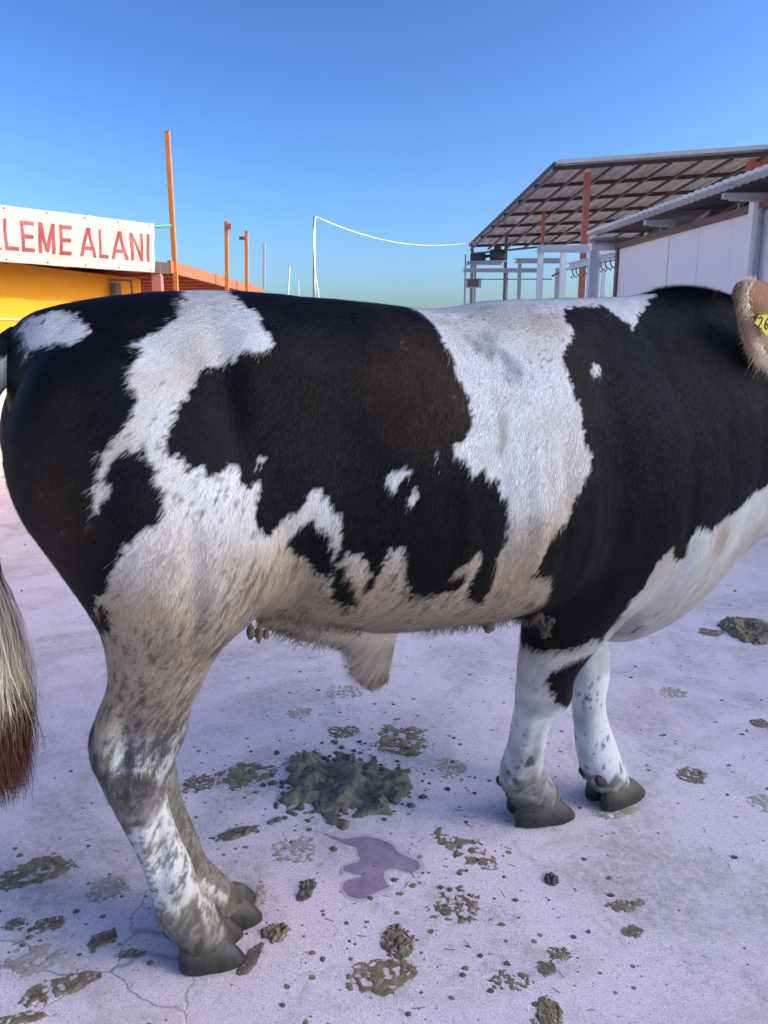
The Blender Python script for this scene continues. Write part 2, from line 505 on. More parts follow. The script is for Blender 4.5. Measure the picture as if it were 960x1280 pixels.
# letter cells as (character, right edge, left edge) along the cloth, 0 at its right end
cells = [('I', 0.0211, 0.0351), ('N', 0.0481, 0.0969), ('A', 0.1077, 0.1616), ('L', 0.1718, 0.2103), ('A', 0.2229, 0.2745), ('E', 0.3007, 0.3427), ('M', 0.3563, 0.4069), ('E', 0.4162, 0.4578), ('L', 0.4641, 0.5023), ('K', 0.5103, 0.5553), ('E', 0.5623, 0.6073), ('B', 0.6143, 0.6593)]
for ch, ur, ul in cells:
    mb = MB()
    W_ = ul - ur
    for (x0, y0), (x1, y1) in LETTERS[ch]:
        n = 6
        wst = (0.21 if ch != 'I' else 0.85) * W_
        hst = 0.13
        P = []
        dx, dy = x1 - x0, y1 - y0
        for i in range(n + 1):
            s = i / n
            cx, cy = x0 + dx * s, y0 + dy * s
            for sg in (-1, 1):
                if abs(dx) > 0.01 and abs(dy) < 0.01:      # bar across
                    uu, vv = ul - cx * W_, 0.21 + 0.56 * (cy + sg * hst * 0.5)
                else:
                    uu, vv = ul - cx * W_ + sg * wst * 0.5, 0.21 + 0.56 * cy
                P.append(banner_pt(uu, vv, 0.004))
        mb.add(P, [(2 * i, 2 * i + 1, 2 * i + 3, 2 * i + 2) for i in range(n)])
    mb.build('letter', M_LETTER, ban)
for k in range(9):
    for v in (0.05, 0.95):
        MB().tube([banner_pt(0.02 + k * 0.12, v, 0.0), banner_pt(0.02 + k * 0.12, v, 0.008)], 0.010, 8).build('eyelet', M_DARKSTEEL, ban)

tp = MB().tube([(-3.17, 10.80, 3.19), (-3.07, 11.27, 3.28)], 0.02, 8)
tag(tp.build('green_pipe', M_GREENPIPE, None, True), 'short green pipe joining the banner corner to the tall orange pole', 'pipe')

# ---- poles along the roof edge and beyond
post('pole', 'tallest orange pole, standing at the right end of the banner', 'pole', (-3.048, 11.3, 0), (-3.049, 11.3, 4.524), 0.062, M_ORANGE, 'orange poles along the roof edge')
t = post('pole', 'orange pole with a hooked clamp on its top, second along the roof edge', 'pole', (-2.86, 13.6, 0), (-2.732, 13.6, 3.70), 0.062, M_ORANGE, 'orange poles along the roof edge')
MB().box((0.165, -0.02, 3.63), (0.10, 0.05, 0.09)).build('clamp', M_REDPOST, t)
t = post('pole', 'orange pole with a small lamp bracket, third along the roof edge', 'pole', (-2.80, 15.2, 0), (-2.673, 15.2, 3.78), 0.062, M_ORANGE, 'orange poles along the roof edge')
MB().box((0.05, -0.03, 3.66), (0.12, 0.05, 0.06)).build('bracket', M_DARKSTEEL, t)
post('pole', 'thin weathered grey pole just right of the orange roof tip', 'pole', (-3.25, 20, 0), (-3.077, 20, 4.207), 0.065, M_STEEL)
post('far_pole', 'distant thin leaning grey pole between the roof tip and the white wire', 'pole', (-5.35, 40, 0), (-4.871, 40, 5.817), 0.09, M_STEEL, None, True)
post('far_pole', 'shortest and most distant grey pole left of the white wire', 'pole', (-6.65, 60, 0), (-6.65, 60, 6.967), 0.08, M_STEEL, None, True)
post('wire_pole', 'slim grey pole carrying the white wire above the back of the bull', 'pole', (-1.33, 14, 0), (-1.24, 14, 3.868), 0.055, M_STEEL, None, True)
wire_a, wire_b = Vector((-1.22, 13.98, 3.86)), Vector((2.69, 23.2, 4.70))
wp_ = []
for i in range(25):
    s = i / 24
    p = wire_a.lerp(wire_b, s)
    p.z -= 0.34 * 4 * s * (1 - s) * (1 - 0.35 * s)
    wp_.append(p)
wm = MB().tube(wp_, 0.009, 6)
wm.tube([wire_a, wire_a + Vector((-0.045, -0.03, -0.35)), wire_a + Vector((-0.03, -0.03, -0.9)), wire_a + Vector((0.05, -0.02, -1.5)), wire_a + Vector((0.10, 0, -3.5))], 0.015, 6)
tag(wm.build('wire', M_CABLE, None, True), 'white wire sagging from the slim pole to the big canopy roof', 'wire')

# ---- big open canopy at the back right
can = thing('canopy', 'tall open canopy with a rusty corrugated roof on red posts', 'canopy', (4.126, 16.1, 0))
def cl(p): return Vector(p) - Vector((4.126, 16.1, 0))
A0, B0, C0_ = Vector((3.452, 16.0, 5.22)), Vector((12.0, 12.6, 5.06)), Vector((2.60, 23.6, 4.68))
D0_ = B0 + (C0_ - A0)
corrugated('roof_sheet', cl(A0), cl(B0), cl(C0_), cl(D0_), 44, 0.018, 0.006, M_GALV, can)
for k in range(7):      # purlins follow the ridge line
    s = 0.02 + 0.96 * k / 6
    a, b = A0.lerp(C0_, s), B0.lerp(D0_, s)
    MB().beam(cl(a) - Vector((0, 0, 0.075)), cl(b) - Vector((0, 0, 0.075)), 0.045, 0.075).build('purlin', M_DARKRED, can)
for k in range(18):     # rafters
    s = 0.003 + 0.0585 * k
    a, b = A0.lerp(B0, s), C0_.lerp(D0_, s)
    MB().beam(cl(a) - Vector((0, 0, 0.155)), cl(b) - Vector((0, 0, 0.155)), 0.045, 0.05).build('rafter', M_DARKRED, can)
MB().beam(cl(A0) + Vector((0.02, -0.035, 0.0)), cl(B0) + Vector((0, -0.035, 0.0)), 0.03, 0.07).build('edge_flashing', M_ROOFEDGE, can)
MB().beam(cl(A0) + Vector((-0.02, 0.0, -0.02)), cl(C0_) + Vector((-0.02, 0, -0.02)), 0.03, 0.08).build('gable_flashing', M_DARKRED, can)
for (x, y, zt, w, mt) in ((4.126, 16.1, 5.04, 0.115, M_REDPOST), (3.86, 19.0, 4.80, 0.075, M_REDPOST), (3.35, 21.4, 4.66, 0.08, M_DARKSTEEL), (2.66, 23.45, 4.56, 0.08, M_DARKSTEEL), (6.92, 15.0, 5.0, 0.14, M_REDPOST), (9.6, 13.95, 4.95, 0.14, M_REDPOST)):
    MB().beam(cl((x, y, -0.02)), cl((x, y, zt)), w).build('post', mt, can)
MB().beam(cl((6.85, 14.93, 4.95)), cl((9.7, 13.80, 4.95)), 0.10, 0.14).build('head_beam', M_REDPOST, can)
MB().beam(cl((2.66, 23.45, 4.40)), cl((4.9, 21.6, 4.40)), 0.05, 0.05).build('tie_bar', M_DARKSTEEL, can)

# ---- white panelled shed on the right
sh_ = thing('panel_shed', 'long shed clad in white panels behind the neck of the bull', 'shed', (3.14, 10.37, 0))
def sl(p): return Vector(p) - Vector((3.14, 10.37, 0))
wp0, wdir = Vector((3.14, 10.37, 0)), Vector((0.51, -2.75, 0)).normalized()
wside = Vector((-wdir.y, wdir.x, 0))          # into the shed
if wside.x < 0: wside = -wside
zt = 2.84
steps = [0.0, 1.20, 1.80, 2.39, 2.79, 3.40, 4.0, 4.4]
SHED_L = 4.4
for i in range(len(steps) - 1):
    a, b = wp0 + wdir * (steps[i] + 0.004), wp0 + wdir * (steps[i + 1] - 0.004)
    o = random.uniform(-0.004, 0.004)
    mb = MB()
    q = [a + wside * o, b + wside * o, b + wside * 0.06, a + wside * 0.06]
    mb.add([sl((k.x, k.y, z)) for z in (-0.02, zt) for k in q], [(0, 1, 5, 4), (1, 2, 6, 5), (2, 3, 7, 6), (3, 0, 4, 7), (4, 5, 6, 7), (3, 2, 1, 0)])
    mb.build('panel', M_WALLPANEL, sh_)
a, b = wp0 - wdir * 0.02, wp0 + wdir * steps[-1]
MB().beam(sl((a.x - 0.012, a.y, zt + 0.03)), sl((b.x - 0.012, b.y, zt + 0.03)), 0.11, 0.06).build('top_trim', M_TRIM, sh_)
MB().beam(sl((a.x + 0.02, a.y + 0.03, -0.02)), sl((a.x + 0.02, a.y + 0.03, zt)), 0.09).build('corner_trim', M_TRIM, sh_)
for s in (2.80,):
    q = wp0 + wdir * s - wside * 0.06
    MB().beam(sl((q.x, q.y, -0.02)), sl((q.x, q.y, zt + 0.10)), 0.09, 0.10).build('wall_post', M_WALLPANEL, sh_)
    q2 = q + wdir * 0.09
    MB().tube([sl((q2.x, q2.y, -0.02)), sl((q2.x, q2.y, zt))], 0.02, 8).build('pipe', M_STEEL, sh_, True)
q = wp0 + wdir * 3.28 - wside * 0.02
kb = MB()
for k in range(7):
    kb.tube([sl((q.x - 0.02, q.y + random.uniform(-.05, .05), 2.22 + random.uniform(-.06, .08))), sl((q.x - 0.05, q.y + random.uniform(-.06, .06), 2.15 + random.uniform(-.08, .06))), sl((q.x - 0.02, q.y + random.uniform(-.05, .05), 2.0 + random.uniform(-.2, .1)))], 0.008, 6)
kb.build('cable_bundle', M_PALESTEEL, sh_, True)
# roof with a corrugated pale edge
e0, e1 = Vector((2.735, 10.55, 3.07)), Vector((2.735, 10.55, 3.07)) + Vector((0.69, -4.72, 0))
e1.z = 3.045
r0, r1 = e0 + wside * 17.5 + Vector((0, 0, 0.75)), e1 + wside * 17.5 + Vector((0, 0, 0.75))
corrugated('roof_sheet', sl(e0), sl(e1), sl(r0), sl(r1), 40, 0.006, 0.006, M_SHEDROOF, sh_)
corrugated('roof_edge', sl(e0) + Vector((-0.004, 0, 0.016)), sl(e1) + Vector((-0.004, 0, 0.016)), sl(e0.lerp(r0, 0.012)) + Vector((0, 0, 0.016)), sl(e1.lerp(r1, 0.012)) + Vector((0, 0, 0.016)), 40, 0.006, 0.030, M_ROOFEDGE, sh_)
for s in (0.07, 0.15, 0.25, 0.36, 0.5, 0.7, 0.98):
    a, b = e0.lerp(r0, s), e1.lerp(r1, s)
    MB().beam(sl(a) - Vector((0, 0, 0.065)), sl(b) - Vector((0, 0, 0.04)), 0.03, 0.04).build('purlin', M_DARKSTEEL, sh_)
# lattice trusses
for k in range(4):
    c0 = e0.lerp(e1, 0.02 + 0.32 * k)
    d0 = c0 + (r0 - e0) * 0.98
    lo0 = Vector((c0.x, c0.y, c0.z - 0.13)) + wside * 0.08
    lo1 = Vector((d0.x, d0.y, 2.92))
    tm = MB()
    tm.beam(sl(c0) - Vector((0, 0, 0.12)), sl(d0) - Vector((0, 0, 0.12)), 0.05)
    tm.beam(sl(lo0), sl(lo1), 0.05)
    n = 16
    for i in range(n):
        u0, u1 = i / n, (i + 1) / n
        tm.beam(sl(lo0.lerp(lo1, u0)), sl(c0.lerp(d0, u0 + 0.5 / n)) - Vector((0, 0, 0.12)), 0.028)
        tm.beam(sl(c0.lerp(d0, u0 + 0.5 / n)) - Vector((0, 0, 0.12)), sl(lo0.lerp(lo1, u1)), 0.028)
    tm.build('truss', M_STEEL, sh_)
for k in range(9):     # struts between the wall head and the roof edge
    a = wp0 + wdir * (0.25 + 0.5 * k) + wside * 0.16
    rz = e0.z + 0.05
    sm = MB().beam(sl((a.x, a.y, zt + 0.08)), sl((a.x, a.y, rz - 0.10)), 0.05)
    sm.beam(sl((a.x, a.y, zt + 0.08)), sl((a.x + wdir.x * 0.5, a.y + wdir.y * 0.5, rz - 0.10)), 0.03)
    sm.build('strut', M_STEEL if k % 3 else M_DARKSTEEL, sh_)
# far gable and back walls close the shed
def slab(name, a, b, z0, z1, th, mat):
    d = (b - a).normalized(); s = Vector((-d.y, d.x, 0)) * th
    mb = MB(); q = [a, b, b + s, a + s]
    mb.add([sl((k.x, k.y, z)) for z in (z0, z1) for k in q], [(0, 1, 5, 4), (1, 2, 6, 5), (2, 3, 7, 6), (3, 0, 4, 7), (4, 5, 6, 7), (3, 2, 1, 0)])
    return mb.build(name, mat, sh_)
slab('back_wall', wp0 + wside * 17.0, wp0 + wside * 17.0 + wdir * SHED_L, -0.02, 3.62, 0.08, M_BLOCK)
slab('end_wall', wp0 + wdir * SHED_L + wside * 0.1, wp0 + wdir * SHED_L + wside * 17, -0.02, 2.9, 0.08, M_BLOCK)
slab('gable_wall', wp0 + wside * 1.6 + wdir * 0.1, wp0 + wside * 17 + wdir * 0.1, -0.02, 2.9, 0.08, M_BLOCK)
# pale beam across the open end
MB().beam(sl((2.80, 10.56, 2.93)), sl((5.5, 11.0, 2.98)), 0.08, 0.17).build('end_beam', M_WHITE, sh_)
MB().beam(sl((2.86, 10.62, -0.02)), sl((2.86, 10.62, 2.86)), 0.11).build('end_post', M_PALESTEEL, sh_)

# ---- steel gantries standing below the canopy
def gantry(label, cols, beams, rails, mat, loc):
    t = thing('steel_gantry', label, 'steel frame', loc, 0, 'steel frames below the canopy')
    o = Vector(loc)
    for (x, y, z, w) in cols:
        MB().beam(Vector((x, y, -0.02)) - o, Vector((x, y, z)) - o, w).build('column', mat, t)
        MB().box(Vector((x, y, 0.01)) - o, (w * 2.2, w * 2.2, 0.02)).build('base_plate', mat, t)
    for a, b, w, h in beams:
        a, b = Vector(a) - o, Vector(b) - o
        mb = MB()
        mb.beam(a + Vector((0, 0, h / 2 - 0.01)), b + Vector((0, 0, h / 2 - 0.01)), w, 0.02)
        mb.beam(a - Vector((0, 0, h / 2 - 0.01)), b - Vector((0, 0, h / 2 - 0.01)), w, 0.02)
        mb.beam(a, b, 0.02, h - 0.04)
        mb.build('beam', mat, t)
    for a, b, r in rails:
        MB().tube([Vector(a) - o, Vector(b) - o], r, 6).build('rail', M_DARKSTEEL, t)
    return t
gantry('farthest grey steel frame, carrying the dark hoist motor below the canopy', [(2.467, 21.0, 3.911, 0.065), (3.183, 20.0, 3.52, 0.05), (2.256, 21.5, 4.137, 0.043)], [((2.211, 21.4, 3.704), (3.689, 18.5, 3.405), 0.12, 0.104), ((2.257, 21.05, 3.855), (3.052, 20.0, 3.737), 0.1, 0.096)], [((2.216, 21.4, 3.471), (3.958, 18.2, 3.176), 0.014)], M_STEEL, (2.467, 21.0, 0.0))
gantry('middle grey steel frame with a single level beam below the canopy', [(3.187, 18.2, 3.625, 0.079), (3.809, 17.0, 3.301, 0.079)], [((3.111, 18.3, 3.601), (3.86, 16.8, 3.429), 0.13, 0.112)], [], M_STEEL, (3.187, 18.2, 0.0))
gantry('pale blue steel frame standing between the two nearer red canopy posts', [(3.098, 15.4, 3.539, 0.101), (3.373, 14.6, 3.405, 0.108), (3.673, 13.9, 3.232, 0.05)], [((3.057, 15.5, 3.507), (3.62, 13.4, 3.235), 0.13, 0.136)], [((3.238, 14.9, 2.932), (3.497, 14.6, 3.047), 0.02)], M_PALESTEEL, (3.098, 15.4, 0.0))
gantry('nearest steel frame with a rail of hanging hooks by the shed corner', [(3.28, 12.0, 3.229, 0.108), (3.746, 13.2, 3.351, 0.058)], [((3.4, 14.2, 3.033), (3.473, 11.6, 2.911), 0.11, 0.112)], [((3.403, 14.2, 2.977), (3.477, 11.6, 2.855), 0.012)], M_PALESTEEL, (3.28, 12.0, 0.0))
t = thing('hoist_motor', 'dark greasy hoist motor sitting on top of the farthest steel frame', 'motor', (2.389, 20.7, 3.856))
MB().tube([(-0.08, 0, 0.10), (0.30, -0.1, 0.10)], [0.10, 0.10], 10).build('gear_housing', M_BLACKMACH, t, True)
MB().tube([(0.42, -0.15, 0.15), (0.80, -0.25, 0.15)], [0.14, 0.13], 12).build('motor_body', M_BLACKMACH, t, True)
MB().tube([(0.30, -0.1, 0.12), (0.44, -0.15, 0.13)], 0.04, 8).build('shaft', M_BLACKMACH, t, True)
MB().box((0.60, -0.2, 0.30), (0.18, 0.14, 0.10)).build('junction_box', M_BLACKMACH, t)
MB().box((0.35, -0.12, -0.005), (1.0, 0.16, 0.03), Matrix.Rotation(-0.27, 3, 'Z')).build('bed_plate', M_STEEL, t)
cb = thing('control_box', 'grey control box fixed to the columns of the farthest steel frame', 'box', (2.427, 20.9, 3.321))
MB().box((0, 0, 0), (0.40, 0.12, 0.24)).build('case', M_STEEL, cb)
MB().box((-0.02, -0.064, 0), (0.30, 0.012, 0.19)).build('door', M_DARKSTEEL, cb)
hook_a, hook_b = Vector((3.412, 14.0, 2.97)), Vector((3.478, 11.65, 2.883))
for k in range(11):
    p = hook_a.lerp(hook_b, k / 10)
    hk = thing('meat_hook', ['first', 'second', 'third', 'fourth', 'fifth', 'sixth', 'seventh', 'eighth', 'ninth', 'tenth', 'last'][k] + ' small hook from the left on the rail of the nearest steel frame', 'hook', p, 0, 'hooks hanging on the rail')
    MB().tube([(0, 0, 0.0), (0, 0, -0.07), (0.03, -0.01, -0.13), (0.0, -0.01, -0.165), (-0.03, -0.01, -0.13)], 0.013, 6).build('shank', M_DARKSTEEL, hk, True)
    MB().tube([(0, -0.03, 0.0), (0, 0.03, 0.0)], 0.03, 8).build('roller', M_DARKSTEEL, hk, True)
lw = MB()
lw.beam((6.381, 24, 1.3), (9.74, 21.5, 1.3), 0.2, 2.7)
tag(lw.build('block_wall', M_BLOCK), 'low pale block wall far behind the nearest steel frame', 'wall')


# ---- unseen tall block, added on the right only to keep the sun off the yard
blk = thing('shade_block', 'unseen tall block added to the right to cast shade over the yard', 'building', (24.6, 0.7, 0), R(-10))
BLK_H = round(30.4 * math.tan(SUN_EL), 2)
MB().box((6, 0, BLK_H / 2 - 0.02), (12, 11.6, BLK_H)).build('wall', M_BLOCK, blk)
MB().box((6, 0, BLK_H + 0.105), (12.5, 12.1, 0.25)).build('roof', M_STEEL, blk)
wmesh, fmesh = None, None
for f_ in range(int((BLK_H - 1) / 2.85)):
    for k in range(4):
        mb = MB().box((0, 0, 0), (0.12, 1.3, 1.5))
        y_ = -4.2 + 2.8 * k
        if wmesh is None:
            o_ = mb.build('window', M_STEEL, blk); wmesh = o_.data
            g_ = MB().box((-0.07, 0, 0), (0.03, 1.1, 1.3)).build('pane', M_BLACKMACH, o_); fmesh = g_.data
        else:
            o_ = link('window', wmesh, None, blk); link('pane', fmesh, None, o_)
        o_.location = (-0.02, y_, 1.6 + 2.85 * f_)

# ================================================================== THE BULL
ANG = R(27.5)
BULL_O = (0.12, 1.95, 0)
bull = thing('bull', 'large black and white bull standing side-on in dirty pale coat on the lilac concrete', 'bull', BULL_O, ANG)
NR = 40

def ring_x(X, zt, zb, w, zc, nu=2.2, nl=2.2, yc=0):
    """trunk ring in the plane X = const"""
    P = []
    for k in range(NR):
        a = 2 * math.pi * k / NR
        c, s = math.cos(a), math.sin(a)
        n = nu if s >= 0 else nl
        y = w * math.copysign(abs(c) ** (2 / n), c)
        z = zc + (zt - zc if s >= 0 else zc - zb) * math.copysign(abs(s) ** (2 / n), s)
        P.append((X, y + yc, z))
    return P

def ring_z(z, x0, x1, yc, hy, n=2.2, tilt=0.0):
    P = []
    xc, hx = (x0 + x1) / 2, (x1 - x0) / 2
    for k in range(NR):
        a = 2 * math.pi * k / NR
        c, s = math.cos(a), math.sin(a)
        x = hx * math.copysign(abs(c) ** (2 / n), c)
        P.append((xc + x, yc + hy * math.copysign(abs(s) ** (2 / n), s), z - tilt * x))
    return P

def loft(rings):
    V, Fc = [], []
    for r in rings:
        V += r
    m = len(rings)
    for i in range(m - 1):
        for k in range(NR):
            q = (k + 1) % NR
            Fc.append((i * NR + k, i * NR + q, (i + 1) * NR + q, (i + 1) * NR + k))
    for i in (0, m - 1):
        c = tuple(np.mean(rings[i], 0))
        V.append(c)
        for k in range(NR):
            q = (k + 1) % NR
            Fc.append((len(V) - 1, i * NR + k, i * NR + q) if i else (len(V) - 1, i * NR + q, i * NR + k))
    return V, Fc

def interp_rows(rows, n):
    """Catmull-Rom through rows of numbers, n steps per gap"""
    A = np.array(rows, float)
    out = []
    for i in range(len(A) - 1):
        p0, p1, p2, p3 = A[max(i - 1, 0)], A[i], A[i + 1], A[min(i + 2, len(A) - 1)]
        for k in range(n):
            t = k / n
            out.append(0.5 * (2 * p1 + (p2 - p0) * t + (2 * p0 - 5 * p1 + 4 * p2 - p3) * t * t + (3 * p1 - p0 - 3 * p2 + p3) * t ** 3))
    out.append(A[-1])
    return np.array(out)

TRUNK = [  # X, top, bottom, half width, height of the widest point, exponent above, below, y centre
    (-0.985, 1.52, 1.22, 0.05, 1.38, 2.0, 2.0, 0),
    (-0.94, 1.572, 1.08, 0.17, 1.34, 2.0, 2.0, 0),
    (-0.86, 1.597, 0.98, 0.25, 1.27, 2.1, 2.1, 0),
    (-0.72, 1.622, 0.93, 0.30, 1.27, 2.2, 2.2, 0),
    (-0.60, 1.63, 0.90, 0.325, 1.25, 2.3, 2.2, 0),
    (-0.48, 1.633, 0.88, 0.33, 1.22, 2.3, 2.2, 0),
    (-0.35, 1.626, 0.84, 0.345, 1.17, 2.2, 2.2, 0),
    (-0.20, 1.62, 0.80, 0.37, 1.14, 2.1, 2.2, 0),
    (0.00, 1.604, 0.785, 0.39, 1.12, 2.1, 2.2, 0),
    (0.15, 1.63, 0.775, 0.39, 1.12, 2.0, 2.2, 0),
    (0.32, 1.641, 0.765, 0.37, 1.12, 1.9, 2.1, 0),
    (0.50, 1.651, 0.67, 0.345, 1.11, 1.8, 1.9, 0),
    (0.68, 1.663, 0.58, 0.33, 1.10, 1.75, 1.7, 0),
    (0.84, 1.694, 0.575, 0.30, 1.12, 1.75, 1.5, 0),
    (0.98, 1.697, 0.595, 0.255, 1.16, 1.75, 1.4, 0),
    (1.10, 1.675, 0.655, 0.215, 1.20, 1.8, 1.35, -0.01),
    (1.20, 1.665, 0.765, 0.195, 1.25, 1.9, 1.35, -0.03),
    (1.32, 1.65, 0.865, 0.185, 1.30, 2.0, 1.4, -0.05),
    (1.40, 1.56, 0.945, 0.165, 1.30, 2.0, 1.5, -0.07),
    (1.46, 1.36, 1.05, 0.11, 1.22, 2.0, 2.0, -0.08),
]
HIND = [  # z, rear x, front x, y centre, half thickness
    (1.50, -0.90, -0.56, -0.15, 0.09),
    (1.42, -0.965, -0.50, -0.175, 0.125),
    (1.32, -1.006, -0.485, -0.20, 0.15),
    (1.20, -0.998, -0.49, -0.215, 0.165),
    (1.10, -0.945, -0.51, -0.215, 0.162),
    (1.00, -0.893, -0.55, -0.21, 0.152),
    (0.92, -0.863, -0.635, -0.195, 0.128),
    (0.83, -0.86, -0.668, -0.178, 0.10),
    (0.76, -0.885, -0.692, -0.158, 0.08),
    (0.705, -0.905, -0.698, -0.14, 0.07),
    (0.655, -0.908, -0.715, -0.125, 0.068),
    (0.60, -0.895, -0.735, -0.115, 0.066),
    (0.55, -0.88, -0.747, -0.108, 0.060),
    (0.485, -0.858, -0.743, -0.10, 0.052),
    (0.40, -0.832, -0.722, -0.09, 0.048),
    (0.30, -0.807, -0.693, -0.08, 0.049),
    (0.22, -0.795, -0.675, -0.07, 0.054),
    (0.15, -0.785, -0.64, -0.06, 0.063),
    (0.09, -0.752, -0.612, -0.05, 0.066),
    (0.045, -0.735, -0.60, -0.05, 0.060),
]
HIND_FAR = [(z, a + 0.09 * min(1, max(0, (1.15 - z) / 0.25)), b - 0.01, -y, h) for z, a, b, y, h in HIND[:9]] + [
    (0.70, -0.815, -0.70, 0.13, 0.07),
    (0.60, -0.82, -0.71, 0.10, 0.062),
    (0.52, -0.81, -0.69, 0.08, 0.055),
    (0.41, -0.795, -0.685, 0.065, 0.048),
    (0.30, -0.77, -0.655, 0.055, 0.048),
    (0.21, -0.745, -0.63, 0.05, 0.053),
    (0.14, -0.71, -0.585, 0.05, 0.060),
    (0.09, -0.675, -0.555, 0.05, 0.062),
    (0.045, -0.655, -0.54, 0.05, 0.058),
]
FORE = [
    (1.30, 0.40, 0.72, -0.17, 0.09),
    (1.12, 0.33, 0.73, -0.23, 0.11),
    (0.98, 0.26, 0.70, -0.225, 0.115),
    (0.86, 0.205, 0.62, -0.20, 0.108),
    (0.78, 0.215, 0.565, -0.17, 0.10),
    (0.71, 0.237, 0.525, -0.14, 0.09),
    (0.64, 0.25, 0.46, -0.12, 0.080),
    (0.57, 0.26, 0.43, -0.10, 0.074),
    (0.48, 0.282, 0.438, -0.075, 0.072),
    (0.41, 0.287, 0.405, -0.05, 0.060),
    (0.32, 0.292, 0.405, -0.03, 0.055),
    (0.22, 0.29, 0.425, 0.0, 0.060),
    (0.15, 0.295, 0.48, 0.015, 0.068),
    (0.09, 0.335, 0.52, 0.025, 0.070),
    (0.045, 0.36, 0.53, 0.03, 0.064),
]
FORE_FAR = [(z, a + 0.06, b + 0.08, -y, h) for z, a, b, y, h in FORE[:4]] + [
    (0.74, 0.48, 0.78, 0.17, 0.10),
    (0.64, 0.58, 0.765, 0.13, 0.085),
    (0.55, 0.614, 0.758, 0.10, 0.074),
    (0.48, 0.606, 0.755, 0.08, 0.072),
    (0.42, 0.609, 0.737, 0.06, 0.066),
    (0.37, 0.608, 0.72, 0.05, 0.060),
    (0.30, 0.605, 0.722, 0.035, 0.054),
    (0.24, 0.605, 0.74, 0.02, 0.058),
    (0.17, 0.605, 0.755, 0.0, 0.066),
    (0.10, 0.63, 0.785, -0.01, 0.068),
    (0.045, 0.66, 0.80, -0.01, 0.062),
]
HEAD = [  # t along the head, given as x, z centre, half height, half width, y centre
    (1.160, 1.50, 0.12, 0.11, -0.08),
    (1.230, 1.55, 0.15, 0.135, -0.09),
    (1.300, 1.53, 0.165, 0.135, -0.10),
    (1.380, 1.46, 0.155, 0.125, -0.11),
    (1.470, 1.37, 0.13, 0.10, -0.12),
    (1.560, 1.27, 0.11, 0.088, -0.125),
    (1.640, 1.19, 0.10, 0.09, -0.13),
    (1.700, 1.13, 0.088, 0.088, -0.13),
    (1.735, 1.095, 0.05, 0.06, -0.13),
]

def build_body():
    mb = MB()
    mb.add(*loft([ring_x(*r) for r in interp_rows(TRUNK, 3)]))
    for leg in (HIND, HIND_FAR, FORE, FORE_FAR):
        mb.add(*loft([ring_z(*r, n=2.15, tilt=0.10) for r in interp_rows(leg, 3)[::-1]]))
    rings = []
    H = interp_rows(HEAD, 3)
    ax = np.array([0.80, 0.0, -0.60])
    up = np.array([0.60, 0.0, 0.80])
    for x, zc, hh, hw, yc in H:
        r = []
        for k in range(NR):
            a = 2 * math.pi * k / NR
            c = np.array([x, yc, zc]) + np.array([0, 1, 0]) * hw * math.cos(a) + up * hh * math.sin(a)
            r.append(tuple(c))
        rings.append(r)
    mb.add(*loft(rings))
    # sheath: a fold along the belly and the hanging tube at its end
    sh = interp_rows([(-0.50, 0.90, 0.05, 0.09), (-0.40, 0.857, 0.058, 0.085), (-0.31, 0.828, 0.062, 0.07), (-0.22, 0.80, 0.06, 0.06)], 3)
    mb.add(*loft([[(x, w * math.sin(2 * math.pi * k / NR) - 0.02, z + s * math.cos(2 * math.pi * k / NR))
                   for k in range(NR)] for x, z, s, w in sh]))
    mb.add(*loft([ring_z(*r) for r in interp_rows([(0.82, -0.31, -0.09, -0.02, 0.07), (0.76, -0.272, -0.115, -0.02, 0.062),
                  (0.71, -0.240, -0.125, -0.02, 0.050), (0.675, -0.226, -0.133, -0.02, 0.044), (0.655, -0.215, -0.145, -0.02, 0.034)], 2)[::-1]]))
    src = mb.build('body_source', None)
    md = src.modifiers.new('r', 'REMESH')
    md.mode = 'VOXEL'
    md.voxel_size = 0.009
    dg = bpy.context.evaluated_depsgraph_get()
    me = bpy.data.meshes.new_from_object(src.evaluated_get(dg))
    bpy.data.objects.remove(src)
    return me

def laplacian(V, E, it, w):
    deg = np.bincount(E.ravel(), minlength=len(V)).astype(float)[:, None]
    for _ in range(it):
        acc = np.zeros_like(V)
        for k in range(3):
            acc[:, k] = np.bincount(E[:, 0], V[E[:, 1], k], len(V)) + np.bincount(E[:, 1], V[E[:, 0], k], len(V))
        V = V + w[:, None] * (acc / deg - V)
    return V

def vert_normals(V, T):
    n = np.cross(V[T[:, 1]] - V[T[:, 0]], V[T[:, 2]] - V[T[:, 0]])
    N = np.zeros_like(V)
    for k in range(3):
        for c in range(3):
            N[:, c] += np.bincount(T[:, k], n[:, c], len(V))
    return N / np.maximum(np.linalg.norm(N, axis=1, keepdims=True), 1e-12)

body_me = build_body()
nv = len(body_me.vertices)
V = np.empty(nv * 3); body_me.vertices.foreach_get('co', V); V = V.reshape(-1, 3)
E = np.empty(len(body_me.edges) * 2, np.int32); body_me.edges.foreach_get('vertices', E); E = E.reshape(-1, 2)
body_me.calc_loop_triangles()
T = np.empty(len(body_me.loop_triangles) * 3, np.int32); body_me.loop_triangles.foreach_get('vertices', T); T = T.reshape(-1, 3)
up_w = smooth01(V[:, 2], 0.45, 0.85)
V = laplacian(V, E, 22, 0.12 + 0.45 * up_w)

